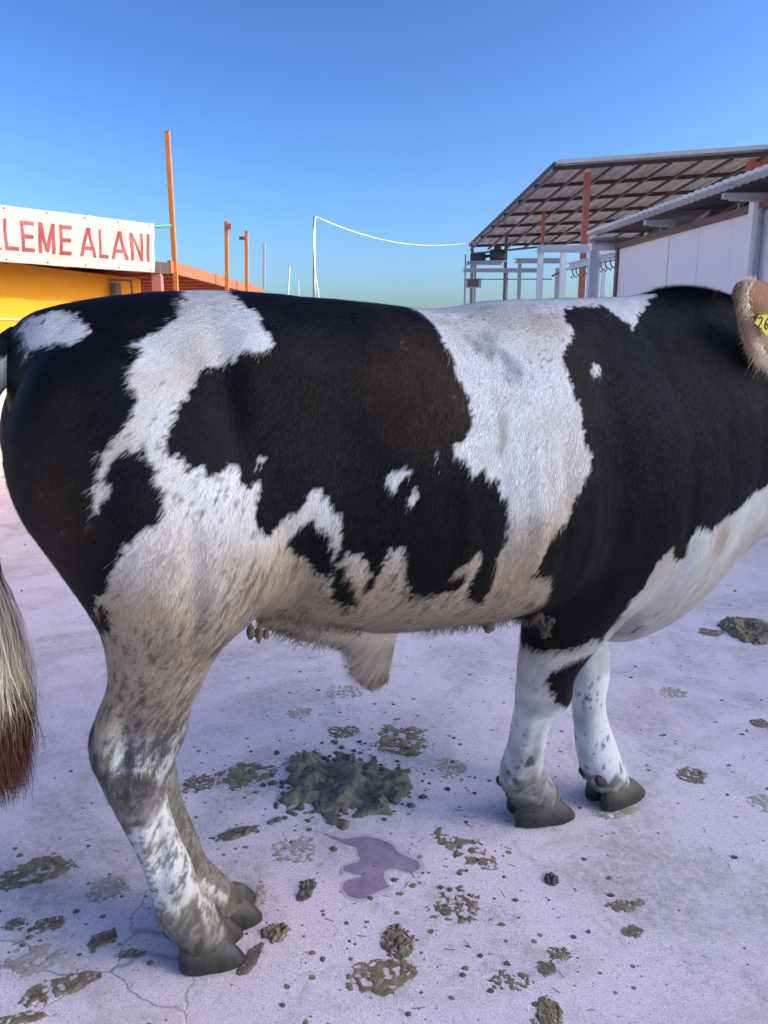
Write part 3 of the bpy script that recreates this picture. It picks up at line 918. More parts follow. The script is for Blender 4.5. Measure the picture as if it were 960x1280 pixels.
# muscle, bone and fold relief: (x, y, z, radius x, z, amount), near side and far side alike
RELIEF = [
    (-0.52, 0.30, 1.50, 0.09, 0.07, 0.022),    # hook bone
    (-0.38, 0.33, 1.33, 0.10, 0.13, -0.020),   # hollow of the flank
    (-0.47, 0.28, 0.95, 0.035, 0.14, -0.022),  # flank fold
    (-0.80, 0.33, 1.20, 0.12, 0.16, 0.015),    # round of the thigh
    (-0.93, 0.12, 1.45, 0.05, 0.06, 0.012),    # pin bone
    (0.12, 0.36, 1.05, 0.22, 0.25, 0.012),     # barrel
    (0.50, 0.32, 1.22, 0.11, 0.22, 0.022),     # shoulder blade muscle
    (0.33, 0.34, 1.18, 0.04, 0.28, -0.012),    # behind the shoulder
    (0.70, 0.33, 0.95, 0.08, 0.09, 0.020),     # point of the shoulder
    (0.82, 0.28, 1.20, 0.05, 0.24, -0.008),    # groove before the shoulder
    (0.95, 0.25, 1.25, 0.03, 0.25, 0.002),
    (1.03, 0.24, 1.20, 0.025, 0.25, -0.003),    # neck folds
    (1.11, 0.22, 1.20, 0.03, 0.25, 0.002),
    (1.17, 0.22, 1.20, 0.02, 0.25, -0.003),
    (-0.70, 0.32, 0.93, 0.10, 0.06, 0.010),
    (-0.845, 0.14, 0.735, 0.020, 0.085, -0.030),   # hollow before the hock tendon
    (-0.80, 0.12, 0.61, 0.035, 0.035, 0.014),   # hock bones
    (-0.885, 0.12, 0.655, 0.02, 0.035, 0.014),
    (-0.76, 0.12, 0.655, 0.02, 0.03, 0.008), (-0.83, 0.12, 0.555, 0.03, 0.02, -0.008),
    (-0.805, 0.10, 0.40, 0.012, 0.12, 0.009),   # tendons of the cannon
    (-0.775, 0.10, 0.38, 0.014, 0.12, -0.011),
    (0.38, 0.10, 0.51, 0.035, 0.035, 0.012), (0.30, 0.10, 0.50, 0.02, 0.05, 0.008), (0.34, 0.10, 0.44, 0.04, 0.02, -0.007),     # knee
    (0.33, 0.05, 0.33, 0.014, 0.10, -0.010), (0.30, 0.05, 0.30, 0.012, 0.10, 0.006),
    (-0.62, 0.30, 1.40, 0.03, 0.14, -0.012),   # groove before the thigh
    (-0.72, 0.34, 1.05, 0.025, 0.16, -0.012),  # seam of the ham
    (-0.56, 0.30, 1.02, 0.06, 0.10, 0.014),    # stifle
    (0.22, 0.38, 1.15, 0.02, 0.22, 0.005), (0.13, 0.38, 1.12, 0.018, 0.22, -0.004), (0.05, 0.39, 1.10, 0.02, 0.22, 0.004), (-0.04, 0.39, 1.08, 0.018, 0.22, -0.004), (-0.13, 0.38, 1.10, 0.02, 0.2, 0.004),  # ribs
    (0.58, 0.30, 1.45, 0.03, 0.14, -0.008),
    (0.62, 0.32, 1.15, 0.03, 0.16, -0.010),    # seam of the upper arm
]
N = vert_normals(V, T)
for x, y, z, rx, rz, am in RELIEF:
    g = am * (1.35 if z > 0.85 else 1.0) * np.exp(-((V[:, 0] - x) / rx) ** 2 - ((V[:, 2] - z) / rz) ** 2) * np.abs(N[:, 1])
    V = V + N * g[:, None]
V = V + N * (fbm(V, 5, 3, 3) * 0.004 + fbm(V, 22, 2, 5) * 0.0014)[:, None]
V = laplacian(V, E, 2, np.full(nv, 0.4))
V = V + vert_normals(V, T) * (np.abs(fbm(V, 38, 3, 9)) * 0.006 * smooth01(-V[:, 2], -0.20, -0.11))[:, None]      # caked mud on the pasterns
N = vert_normals(V, T)

#@COAT@ pattern outlines, (forward, up) in metres on the animal
COAT_WHITE = [
    [(-0.955,1.544),(-0.934,1.557),(-0.918,1.568),(-0.909,1.563),(-0.906,1.556),(-0.894,1.572),(-0.867,1.573),(-0.852,1.573),(-0.852,1.556),(-0.835,1.542),(-0.841,1.529),(-0.856,1.523),(-0.87,1.516),(-0.88,1.513),(-0.891,1.519),(-0.905,1.51),(-0.914,1.513),(-0.928,1.506),(-0.951,1.487),(-0.939,1.509),(-0.947,1.516),(-0.942,1.528)],
    [(-0.616,1.652),(-0.634,1.625),(-0.663,1.592),(-0.688,1.56),(-0.718,1.541),(-0.753,1.529),(-0.772,1.516),(-0.763,1.507),(-0.76,1.5),(-0.777,1.482),(-0.792,1.444),(-0.794,1.431),(-0.781,1.427),(-0.782,1.413),(-0.801,1.387),(-0.822,1.361),(-0.841,1.344),(-0.858,1.328),(-0.863,1.298),(-0.853,1.292),(-0.846,1.31),(-0.828,1.323),(-0.809,1.335),(-0.79,1.338),(-0.778,1.333),(-0.77,1.31),(-0.767,1.283),(-0.761,1.26),(-0.764,1.234),(-0.776,1.208),(-0.799,1.202),(-0.817,1.189),(-0.84,1.162),(-0.86,1.131),(-0.861,1.092),(-0.879,1.066),(-0.884,1.044),(-0.871,0.992),(-0.862,0.943),(-1.1,0.86),(-1.1,-0.1),(-0.3,-0.1),(-0.3,0.6),(0.1,0.6),(0.1,0.72),(0.155,0.76),(0.116,0.844),(0.156,0.858),(0.162,0.885),(0.134,0.943),(0.11,0.985),(0.058,0.998),(0.069,1.056),(0.083,1.087),(0.13,1.125),(0.164,1.185),(0.201,1.224),(0.212,1.263),(0.198,1.311),(0.211,1.359),(0.204,1.399),(0.201,1.441),(0.209,1.489),(0.268,1.525),(0.305,1.557),(0.294,1.577),(0.337,1.613),(0.41,1.617),(0.499,1.627),(0.516,1.591),(0.53,1.561),(0.598,1.6),(0.74,1.668),(0.763,1.71),(-0.033,1.638),(-0.099,1.594),(-0.098,1.565),(-0.102,1.517),(-0.11,1.454),(-0.094,1.403),(-0.095,1.365),(-0.118,1.326),(-0.152,1.311),(-0.155,1.293),(-0.134,1.273),(-0.12,1.263),(-0.112,1.237),(-0.098,1.253),(-0.084,1.255),(-0.076,1.223),(-0.061,1.24),(-0.046,1.213),(-0.037,1.188),(-0.023,1.15),(-0.03,1.113),(-0.043,1.052),(-0.047,1.003),(-0.049,0.957),(-0.051,0.926),(-0.099,0.955),(-0.105,1),(-0.091,1.049),(-0.098,1.072),(-0.117,1.061),(-0.139,1.039),(-0.158,1.016),(-0.151,1.023),(-0.124,1.021),(-0.123,1.003),(-0.141,0.979),(-0.184,0.97),(-0.214,0.978),(-0.236,0.971),(-0.253,1.015),(-0.265,1.064),(-0.281,1.107),(-0.298,1.092),(-0.311,1.068),(-0.32,1.034),(-0.324,1.012),(-0.339,0.988),(-0.343,1.006),(-0.332,1.039),(-0.343,1.068),(-0.354,1.084),(-0.377,1.097),(-0.397,1.094),(-0.407,1.079),(-0.415,1.064),(-0.43,1.041),(-0.449,1.056),(-0.466,1.077),(-0.51,1.116),(-0.537,1.125),(-0.521,1.135),(-0.504,1.145),(-0.475,1.171),(-0.462,1.17),(-0.451,1.156),(-0.44,1.145),(-0.43,1.137),(-0.423,1.13),(-0.418,1.107),(-0.414,1.085),(-0.408,1.106),(-0.408,1.177),(-0.424,1.197),(-0.441,1.227),(-0.46,1.232),(-0.482,1.207),(-0.511,1.187),(-0.549,1.165),(-0.569,1.157),(-0.583,1.172),(-0.59,1.2),(-0.576,1.241),(-0.567,1.268),(-0.583,1.263),(-0.602,1.247),(-0.614,1.257),(-0.614,1.281),(-0.619,1.295),(-0.635,1.294),(-0.652,1.287),(-0.668,1.277),(-0.68,1.282),(-0.688,1.299),(-0.709,1.292),(-0.717,1.309),(-0.731,1.321),(-0.743,1.321),(-0.744,1.344),(-0.735,1.371),(-0.72,1.397),(-0.697,1.419),(-0.671,1.452),(-0.643,1.471),(-0.613,1.478),(-0.589,1.496),(-0.567,1.503),(-0.551,1.499),(-0.526,1.509),(-0.517,1.527),(-0.528,1.55),(-0.52,1.584),(-0.535,1.59),(-0.541,1.601),(-0.546,1.617),(-0.515,1.656)],
    [(-0.301,1.238),(-0.293,1.254),(-0.28,1.267),(-0.276,1.26),(-0.267,1.269),(-0.259,1.263),(-0.245,1.265),(-0.254,1.253),(-0.269,1.242),(-0.282,1.231),(-0.29,1.215),(-0.296,1.221)],
    [(-0.261,1.192),(-0.253,1.213),(-0.246,1.223),(-0.243,1.212),(-0.238,1.211),(-0.245,1.196),(-0.254,1.181)],
    [(-0.572,1.29),(-0.566,1.302),(-0.555,1.31),(-0.558,1.297),(-0.564,1.288)],
    [(-0.195,1.275),(-0.189,1.292),(-0.187,1.282),(-0.193,1.27)],
    [(0.302,1.469),(0.318,1.479),(0.326,1.471),(0.335,1.467),(0.317,1.438),(0.306,1.446),(0.292,1.445)],
    [(-0.88,1.283),(-0.877,1.275),(-0.87,1.281),(-0.865,1.278),(-0.86,1.286),(-0.848,1.287),(-0.848,1.27),(-0.853,1.26),(-0.86,1.257),(-0.864,1.247),(-0.868,1.25),(-0.873,1.237),(-0.877,1.252),(-0.873,1.265)],
    [(0.425,0.74),(0.456,0.817),(0.449,0.858),(0.481,0.873),(0.49,0.914),(0.499,0.958),(0.54,0.993),(0.598,0.944),(0.633,0.949),(0.624,0.999),(0.653,1.039),(0.673,1.023),(0.718,1.019),(0.759,1.03),(0.818,1.031),(0.984,1.071),(1.104,1.098),(1.271,1.202),(1.568,0.758),(1.125,0.56),(0.753,0.518),(0.462,0.658)],
    [(0.05,0.71),(0.247,0.697),(0.253,0.7),(0.268,0.696),(0.288,0.706),(0.318,0.702),(0.36,0.713),(0.386,0.734),(0.664,0.586),(0.438,0.666),(0.39,0.667),(0.346,0.66),(0.302,0.641),(0.291,0.622),(0.295,0.599),(0.309,0.564),(0.334,0.522),(0.362,0.493),(0.397,0.474),(0.52,0.46),(0.56,0.4),(0.57,0),(0.05,0)]]
COAT_BLACK = [
    [(-0.874,1.067),(-0.868,1.046),(-0.861,1.057),(-0.858,1.023),(-0.861,0.989),(-0.87,0.993),(-0.881,1.034)],
    [(-0.417,1.049),(-0.408,1.056),(-0.4,1.069),(-0.386,1.047),(-0.375,1.029),(-0.361,1.007),(-0.347,0.973),(-0.342,0.937),(-0.365,0.97),(-0.359,0.927),(-0.39,0.976),(-0.39,0.956),(-0.408,1)]]
MUDDY, FLECK, BLUEGREY, BROWN, GREY = (0.10, 0.085, 0.06), (0.16, 0.16, 0.15), (0.13, 0.15, 0.18), (0.23, 0.19, 0.14), (0.22, 0.21, 0.19)
TANNED = (0.36, 0.26, 0.17)
DIRT = [
    ([(-0.907,0.695),(-0.891,0.721),(-0.875,0.72),(-0.86,0.717),(-0.866,0.695),(-0.873,0.659),(-0.863,0.623),(-0.836,0.634),(-0.798,0.631),(-0.768,0.598),(-0.764,0.552),(-0.779,0.507),(-0.809,0.491),(-0.828,0.472),(-0.831,0.416),(-0.867,0.462),(-0.893,0.56),(-0.919,0.645)], MUDDY, 0.9, -0.012),
    ([(-0.794,0.843),(-0.756,0.88),(-0.703,0.778),(-0.709,0.657),(-0.763,0.617),(-0.796,0.686),(-0.825,0.708),(-0.831,0.771)], FLECK, 0.35, -0.03),
    ([(-0.791,0.228),(-0.772,0.241),(-0.739,0.213),(-0.709,0.224),(-0.687,0.184),(-0.589,0.052),(-0.595,-0.089),(-0.827,0.017),(-0.808,0.188)], MUDDY, 0.8, -0.015),
    ([(-0.021,1.518),(0.037,1.522),(0.068,1.504),(0.072,1.464),(0.063,1.42),(0.041,1.409),(0.037,1.447),(0.025,1.486),(-0.01,1.5)], BLUEGREY, 0.65, 0.018),
    ([(0.22,1.61),(0.305,1.597),(0.274,1.559),(0.214,1.538),(0.175,1.547),(0.164,1.577)], TANNED, 0.5, 0.02),
    ([(-0.031,1.397),(-0.017,1.388),(-0.014,1.359),(-0.015,1.315),(-0.031,1.295),(-0.042,1.321),(-0.037,1.363)], BROWN, 0.5, 0.012),
    ([(-0.012,1.137),(0.046,1.151),(0.069,1.113),(0.045,1.059),(0.043,0.977),(-0.016,0.91),(-0.046,0.952),(-0.021,1.025)], BROWN, 0.45, 0.03),
    ([(0.125,0.85),(0.096,0.904),(0.154,0.898),(0.252,0.808),(0.275,0.736),(0.258,0.716),(0.242,0.717)], MUDDY, 0.95, 0.01),
    ([(-0.577,1.108),(-0.445,1.04),(-0.36,0.921),(-0.069,0.956),(0.069,0.895),(0.235,0.696),(-0.497,0.833),(-0.631,1.022)], BROWN, 0.35, 0.04),
    ([(-0.737,1.107),(-0.646,1.139),(-0.597,1.064),(-0.619,0.955),(-0.721,0.933),(-0.768,0.982)], BROWN, 0.3, 0.05),
    ([(-0.781,0.983),(-0.723,0.988),(-0.687,0.934),(-0.711,0.908),(-0.767,0.935)], BROWN, 0.5, 0.025),
    ([(0.285,0.489),(0.316,0.555),(0.346,0.493),(0.292,0.462)], GREY, 0.5, -0.02),
    ([(0.298,0.342),(0.304,0.394),(0.371,0.306),(0.39,0.165),(0.298,0.205),(0.296,0.238)], GREY, 0.55, -0.02),
    ([(0.297,0.199),(0.32,0.178),(0.408,0.244),(0.515,0.101),(0.422,0.016),(0.262,0.096)], MUDDY, 0.8, -0.015),
    ([(0.432,0.814),(0.535,0.796),(0.729,0.652),(0.683,0.621),(0.472,0.717)], GREY, 0.6, 0.02),
    ([(0.747,1.03),(0.895,0.99),(0.912,0.906),(0.719,0.954)], TANNED, 0.5, 0.03)]

WHITE = np.array((0.62, 0.63, 0.62)); BLACK = np.array((0.0055, 0.0056, 0.007))
TAN = np.array((0.41, 0.335, 0.235)); MUD = np.array((0.085, 0.072, 0.05)); BROWNBLACK = np.array((0.028, 0.021, 0.016))

def flow_dir(P, N):
    """lie of the coat"""
    x, y, z = P.T
    D = np.zeros_like(P)
    D[:, 0] = -0.45
    D[:, 2] = -0.9
    rump = smooth01(-x, 0.25, 0.7) * smooth01(z, 0.95, 1.2)
    D[:, 0] -= rump * 0.35
    top = smooth01(z, 1.5, 1.62)
    D[:, 0] -= top * 0.8
    belly = smooth01(-z, -0.95, -0.75) * smooth01(x, -0.5, -0.3) * smooth01(-x, -0.45, -0.2)
    D[:, 0] -= belly * 0.5
    leg = smooth01(-z, -0.75, -0.55)
    D[:, 0] = D[:, 0] * (1 - leg) - 0.12 * leg
    neck = smooth01(x, 0.7, 1.0)
    D[:, 0] = D[:, 0] * (1 - 0.6 * neck)
    D[:, 1] = -0.15 * np.sign(y)
    D[:, 0] += 0.5 * fbm(P, 6, 2, 11)
    D[:, 1] += 0.25 * fbm(P, 6, 2, 12)
    D[:, 2] += 0.3 * fbm(P, 6, 2, 13)
    D -= N * np.sum(D * N, 1, keepdims=True)
    return D / np.maximum(np.linalg.norm(D, axis=1, keepdims=True), 1e-6)

def streaks(P, seed, along=9.0, across=75.0):
    """noise drawn out along the lie of the coat"""
    x, y, z = P.T
    u = x * 0.89 - z * 0.45
    v = x * 0.45 + z * 0.89
    return vnoise(np.c_[u * across, y * across * 0.5, v * along * 1.6], 1.0, seed) * 0.65 + vnoise(np.c_[u * across * 2.1, y * across, v * along * 3.2], 1.0, seed + 3) * 0.35

def coat_colour(P, jitter=0.0):
    """coat pattern in the animal's own coordinates"""
    x, y, z = P.T
    n1 = fbm(P, 28, 3, 21) * 0.006 + streaks(P, 24, 9, 150) * 0.011 + jitter
    w = np.full(len(P), -1.0)
    for poly in COAT_WHITE:
        w = np.maximum(w, sdf_poly(x, z, poly))
    for poly in COAT_BLACK:
        w = np.minimum(w, -sdf_poly(x, z, poly))
    far_leg = (z < 0.56) & (x > 0.575)
    w = np.where(far_leg, 0.05, w)
    is_white = w + n1 > 0
    head = (x > 1.19) & (z > 0.98) & (z > 1.46 - 1.1 * (x - 1.20) + 0.02 * fbm(P, 14, 2, 72))
    # black coat, brownish with dust in places
    dust = np.clip(fbm(P, 5, 3, 31) * 0.9 + 0.9 * np.exp(-((x + 0.15) / 0.3) ** 2 - ((z - 1.38) / 0.16) ** 2)
                   + 0.8 * np.exp(-((x + 0.97) / 0.1) ** 2 - ((z - 1.15) / 0.22) ** 2) - 0.15, 0, 1)
    sunfade = np.clip(1.2 * np.exp(-((x + 0.15) / 0.28) ** 2 - ((z - 1.40) / 0.13) ** 2) + 1.3 * np.exp(-((x + 0.96) / 0.08) ** 2 - ((z - 1.12) / 0.2) ** 2) + 0.5 * fbm(P, 9, 3, 34), 0, 1)
    cb = BLACK + (BROWNBLACK - BLACK) * dust[:, None] + np.array((0.0065, 0.0032, 0.0012)) * sunfade[:, None]
    speck = (vnoise(P, 170, 33) > 0.80) & (dust > 0.4)
    cb = np.where(speck[:, None], cb + np.array((0.07, 0.058, 0.045)), cb)
    # white coat, dirty low down
    d = 0.50 * smooth01(-z, -1.32, -0.95) * smooth01(z, 0.50, 0.78) * (1 - 0.5 * smooth01(x, 0.55, 0.75)) + 0.06 + 0.52 * smooth01(-z, -1.28, -0.98) * (1 - smooth01(x, 0.35, 0.5)) * smooth01(z, 0.62, 0.8) * smooth01(z, 0.6, 0.75) + 0.75 * fbm(P, 6, 4, 41)
    grey = 0.55 * smooth01(fbm(P, 10, 4, 66), 0.0, 0.4) * smooth01(-z, -0.62, -0.5)
    sheath = smooth01(-z, -0.86, -0.80) * smooth01(z, 0.6, 0.64) * smooth01(x, -0.42, -0.30) * smooth01(-x, 0.02, 0.08) * (np.abs(y) < 0.12)
    d = d * (1 - 0.7 * sheath) + 0.22 * smooth01(x, 0.62, 0.8) * smooth01(-z, -1.1, -0.95)
    d += 0.16 * streaks(P, 42)
    d = np.clip(d, 0, 1)
    cw = WHITE + (TAN - WHITE) * d[:, None]
    cw = cw + (np.array((0.30, 0.29, 0.27)) - cw) * grey[:, None]
    thigh = smooth01(-z, -1.25, -0.95) * (1 - smooth01(x, 0.45, 0.6)) * smooth01(-x, -0.3, 0.3)
    fleck = (1 - 0.8 * sheath) * smooth01(streaks(P, 43, 17, 190) + 0.45 * fbm(P, 8, 3, 44) + 0.30 * thigh + 0.12 * smooth01(-z, -1.05, -0.85) * (x < 0.45) - 0.30 * smooth01(x, 0.45, 0.65) - 0.12 * smooth01(z, 1.3, 1.5), 0.45, 0.66)
    cw = cw + (np.array((0.07, 0.065, 0.055)) - cw) * (0.75 * fleck)[:, None]
    for poly, col, amt, edge in DIRT:
        s = sdf_poly(x, z, poly) + fbm(P, 24, 4, 51) * 0.032 + streaks(P, 52, 16, 60) * 0.022
        if edge < 0:          # near legs only
            s = np.where(y > 0.04, -1, s)
        k = smooth01(s, -abs(edge), abs(edge)) * amt * np.clip(0.92 + 0.55 * fbm(P, 45, 3, 53) + 0.25 * streaks(P, 54, 14, 90), 0, 1)
        cw = cw + (np.array(col) - cw) * (k * (1 - 0.85 * sheath))[:, None]
    # mud on the pasterns
    low = smooth01(-z + 0.085 * fbm(P, 16, 4, 61) + 0.06 * streaks(P, 62, 14, 60), -0.145, -0.085)
    cw = cw + (MUD * 1.1 * (1 + 0.9 * fbm(P, 30, 3, 63))[:, None] - cw) * (0.85 * low)[:, None]
    spk = smooth01(streaks(P, 64, 24, 105) + 0.7 * fbm(P, 14, 3, 65) + 0.75 * np.exp(-((z - 0.66) / 0.12) ** 2) * (x < 0) + 0.2 * smooth01(-z, -0.55, -0.3), 0.55, 0.80) * smooth01(-z, -0.95, -0.75)
    cw = cw + (np.array((0.055, 0.055, 0.052)) - cw) * (0.85 * spk)[:, None]
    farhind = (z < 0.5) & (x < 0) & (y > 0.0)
    cw = cw + (np.array((0.56, 0.47, 0.35)) - cw) * (0.75 * sheath)[:, None]
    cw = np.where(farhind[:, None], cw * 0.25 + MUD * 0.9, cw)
    c = np.where(is_white[:, None], cw, cb)
    low_b = (z < 0.16)[:, None]
    c = np.where(low_b, cw, c)
    c = np.where(head[:, None], np.array((0.20, 0.085, 0.04)) + 0.03 * fbm(P, 12, 2, 71)[:, None], c)
    return np.clip(c, 0.004, 0.9), is_white

body_me.vertices.foreach_set('co', V.ravel())
body_me.polygons.foreach_set('use_smooth', [True] * len(body_me.polygons))
bc, _ = coat_colour(V)
at = body_me.attributes.new('coat', 'FLOAT_COLOR', 'POINT')
at.data.foreach_set('color', np.c_[bc * 0.95, np.ones(nv)].astype(np.float32).ravel())
body_me.materials.clear()
body_me.materials.append(M_SKIN)
body_me.update()
body_me.name = 'body'
body = link('body', body_me, None, bull)

def strands_mesh(name, root, tip, side, nrm, col, mat, parent):
    """each hair is one tapered blade"""
    n = len(root)
    W = np.empty((n, 3, 3))
    W[:, 0] = root + side
    W[:, 1] = root - side
    gn = np.cross(W[:, 1] - W[:, 0], tip - W[:, 0])
    fl = np.sum(gn * nrm, 1) < 0                       # wind each blade so that it faces along its normal
    W[fl, 0], W[fl, 1] = W[fl, 1].copy(), W[fl, 0].copy()
    W[:, 2] = tip
    me = bpy.data.meshes.new(name)
    me.vertices.add(n * 3)
    me.vertices.foreach_set('co', W.ravel())
    me.loops.add(n * 3)
    me.loops.foreach_set('vertex_index', np.arange(n * 3, dtype=np.int32))
    me.polygons.add(n)
    me.polygons.foreach_set('loop_start', np.arange(0, n * 3, 3, dtype=np.int32))
    me.polygons.foreach_set('use_smooth', np.ones(n, bool))
    a = me.attributes.new('coat', 'FLOAT_COLOR', 'POINT')
    a.data.foreach_set('color', np.repeat(np.c_[col, np.ones(n)], 3, 0).astype(np.float32).ravel())
    me.update()
    me.normals_split_custom_set_from_vertices(np.repeat(nrm, 3, 0).astype(np.float32))
    return link(name, me, mat, parent)

def scatter(V, T, N, count, weight):
    a = V[T[:, 0]]; b = V[T[:, 1]]; c = V[T[:, 2]]
    cen = (a + b + c) / 3
    ar = np.linalg.norm(np.cross(b - a, c - a), axis=1) * weight(cen)
    idx = RNG.choice(len(T), count, p=ar / ar.sum())
    u, v = RNG.random(count), RNG.random(count)
    fl = u + v > 1
    u[fl], v[fl] = 1 - u[fl], 1 - v[fl]
    w = 1 - u - v
    P = a[idx] * w[:, None] + b[idx] * u[:, None] + c[idx] * v[:, None]
    Q = N[T[idx, 0]] * w[:, None] + N[T[idx, 1]] * u[:, None] + N[T[idx, 2]] * v[:, None]
    return P, Q / np.linalg.norm(Q, axis=1, keepdims=True)

NH = int(globals().get("NHAIR", 620000))
P, Q = scatter(V, T, N, NH, lambda c: np.where(c[:, 1] < 0.02, 1.0, 0.30) * np.where(c[:, 2] < 0.08, 0.25, 1.0))
D = flow_dir(P, Q)
hc, hw_ = coat_colour(P, RNG.normal(0, 0.003, NH))
ln = np.where(P[:, 2] < 0.55, 0.010, 0.018) * RNG.uniform(0.6, 1.35, NH)
bel = smooth01(-P[:, 2], -0.95, -0.72) * smooth01(P[:, 2], 0.5, 0.62) * smooth01(-np.abs(P[:, 0] + 0.1), -0.6, -0.4)
ln *= 1 + 0.6 * bel
ln *= 1 + 1.3 * (smooth01(-P[:, 2], -0.80, -0.72) * smooth01(P[:, 2], 0.6, 0.64) * smooth01(P[:, 0], -0.40, -0.30) * smooth01(-P[:, 0], 0.02, 0.08) * (np.abs(P[:, 1]) < 0.12))
crest = smooth01(P[:, 0], 0.72, 0.85) * smooth01(P[:, 2], 1.60, 1.67)
ln *= 1 + 0.9 * crest
lift = np.clip(RNG.normal(0.10, 0.055, NH), 0.02, 0.35) + 0.20 * crest
D = D + RNG.normal(0, 0.085, (NH, 3))
D -= Q * np.sum(D * Q, 1, keepdims=True)
D /= np.linalg.norm(D, axis=1, keepdims=True)
tip = P + (D * np.cos(lift)[:, None] + Q * np.sin(lift)[:, None]) * ln[:, None]
side = np.cross(Q, D) * (RNG.uniform(0.5, 1.0, NH) * 0.00065)[:, None]
hn = Q + 0.30 * D + RNG.normal(0, 0.13, (NH, 3))
hn /= np.linalg.norm(hn, axis=1, keepdims=True)
hc = hc * (RNG.uniform(0.80, 1.12, NH) * (1 + 0.14 * streaks(P, 31)))[:, None]
coat = tag(strands_mesh('coat_hair', P - Q * 0.001, tip, side, hn, hc, M_HAIR, bull), kind='stuff')

#@BULLPARTS@
# ---- hooves: two claws and two dewclaws each
def hoof_material():
    m, t, p = new_mat('muddy_hoof')
    tc = nd(t, 'ShaderNodeTexCoord').outputs['Object']
    f = noise_node(t, tc, 22, 6, 0.7, 0.3)
    c = ramp(t, f, [(0.30, (0.035, 0.029, 0.021)), (0.50, (0.095, 0.080, 0.056)), (0.68, (0.18, 0.15, 0.105))])
    sx = nd(t, 'ShaderNodeSeparateXYZ'); t.links.new(tc, sx.inputs[0])
    zz = nd(t, 'ShaderNodeMath', operation='MULTIPLY_ADD'); t.links.new(f, zz.inputs[0]); zz.inputs[1].default_value = -0.07; t.links.new(sx.outputs['Z'], zz.inputs[2])
    hk = ramp(t, zz.outputs[0], [(0.0, (1, 1, 1)), (0.045, (0, 0, 0))])
    mp = nd(t, 'ShaderNodeMapping'); mp.inputs['Scale'].default_value = (60, 60, 9); t.links.new(tc, mp.inputs[0])
    horn = ramp(t, noise_node(t, mp.outputs[0], 1.0, 4, 0.6), [(0.35, (0.013, 0.012, 0.011)), (0.65, (0.042, 0.036, 0.030))])
    c = mixc(t, hk, c, horn)
    t.links.new(c, p.inputs['Base Color'])
    p.inputs['Roughness'].default_value = 0.62
    bump(t, p, noise_node(t, tc, 60, 5, 0.7), 0.5, 0.006)
    return m
M_HOOF = hoof_material()

def blob_mesh(name, r, seed, amp=0.3, sub=3, freq=1.6):
    bm = bmesh.new()
    bmesh.ops.create_icosphere(bm, subdivisions=sub, radius=1)
    P_ = np.array([v.co for v in bm.verts])
    k = 1 + amp * fbm(P_ + seed * 7.3, freq, 3, seed)
    for v, q in zip(bm.verts, k):
        v.co = Vector((v.co.x * r[0], v.co.y * r[1], v.co.z * r[2])) * float(q)
    me = bpy.data.meshes.new(name)
    bm.to_mesh(me); bm.free()
    me.polygons.foreach_set('use_smooth', [True] * len(me.polygons))
    return me

def claw_mesh(side, L, W, H):
    rings = []
    for z, sh, kl, kw in ((0.0, -0.01, 0.88, 0.84), (H * 0.10, 0.0, 0.97, 0.96), (H * 0.28, -0.005, 0.98, 1.03), (H * 0.5, -0.03, 0.92, 1.00),
                          (H * 0.75, -0.065, 0.80, 0.88), (H * 0.98, -0.10, 0.66, 0.70), (H * 1.12, -0.12, 0.50, 0.48)):
        r = []
        for k in range(NR):
            a = 2 * math.pi * k / NR
            c, s = math.cos(a), math.sin(a)
            n = 1.75 if c > 0 else 2.6
            x = L / 2 * kl * math.copysign(abs(c) ** (2 / n), c) + sh * L
            y = W / 2 * kw * math.copysign(abs(s) ** (2 / 2.2), s)
            y += side * 0.10 * max(x, 0)
            r.append((x, y + side * W * 0.50, z))
        rings.append(r)
    v, f = loft(rings)
    v = np.array(v)
    v += 0.003 * np.c_[fbm(v, 25, 2, 81), fbm(v, 25, 2, 82), fbm(v, 25, 2, 83) * (v[:, 2] > 0.004)]
    v[:, 2] = np.maximum(v[:, 2], 0.0005)
    mb = MB(); mb.add(v, f)
    return mb.mesh('claw', True)

for hx, hy, L, W, H, yaw, dwx, dwz in ((-0.655, -0.052, 0.165, 0.066, 0.076, -14, -0.085, 0.115), (-0.572, 0.05, 0.15, 0.062, 0.072, -6, -0.08, 0.105),
                            (0.462, 0.030, 0.21, 0.075, 0.076, -14, -0.115, 0.115), (0.752, -0.012, 0.20, 0.070, 0.076, 4, -0.11, 0.115)):
    h = bpy.data.objects.new('hoof', claw_mesh(-1, L, W, H)); COL.objects.link(h)
    h.data.materials.append(M_HOOF)
    h.parent = bull; h.location = (hx, hy, 0); h.rotation_euler = (0, 0, R(yaw))
    c = link('claw', claw_mesh(1, L * 0.98, W, H * 0.98), M_HOOF, h)
    for sd in (-1, 1):
        d = link('dewclaw', blob_mesh('dewclaw', (0.030, 0.017, 0.020), 5 + sd, 0.15), M_HOOF, h)
        d.location = (dwx, sd * W * 0.48, dwz)
        d.rotation_euler = (0, R(35), 0)

# ---- dried clods hanging in the coat
M_CLOD = worn('dried_dung', (0.060, 0.050, 0.034), (0.13, 0.105, 0.07), 40, 0.85, bstr=0.5)
for k, (x, y, z, a, b_, c_) in enumerate(((-0.555, -0.17, 0.895, .013, .012, .024), (-0.535, -0.165, 0.885, .012, .012, .026), (-0.515, -0.15, 0.875, .010, .010, .016),
                                         (0.085, -0.17, 0.792, .020, .016, .024), (0.07, -0.16, 0.805, .012, .012, .014))):
    link('dung_clod', blob_mesh('dung_clod', (a * 0.75, b_ * 0.75, c_ * 0.75), 20 + k, 0.5), M_CLOD, bull).location = (x, y, z)

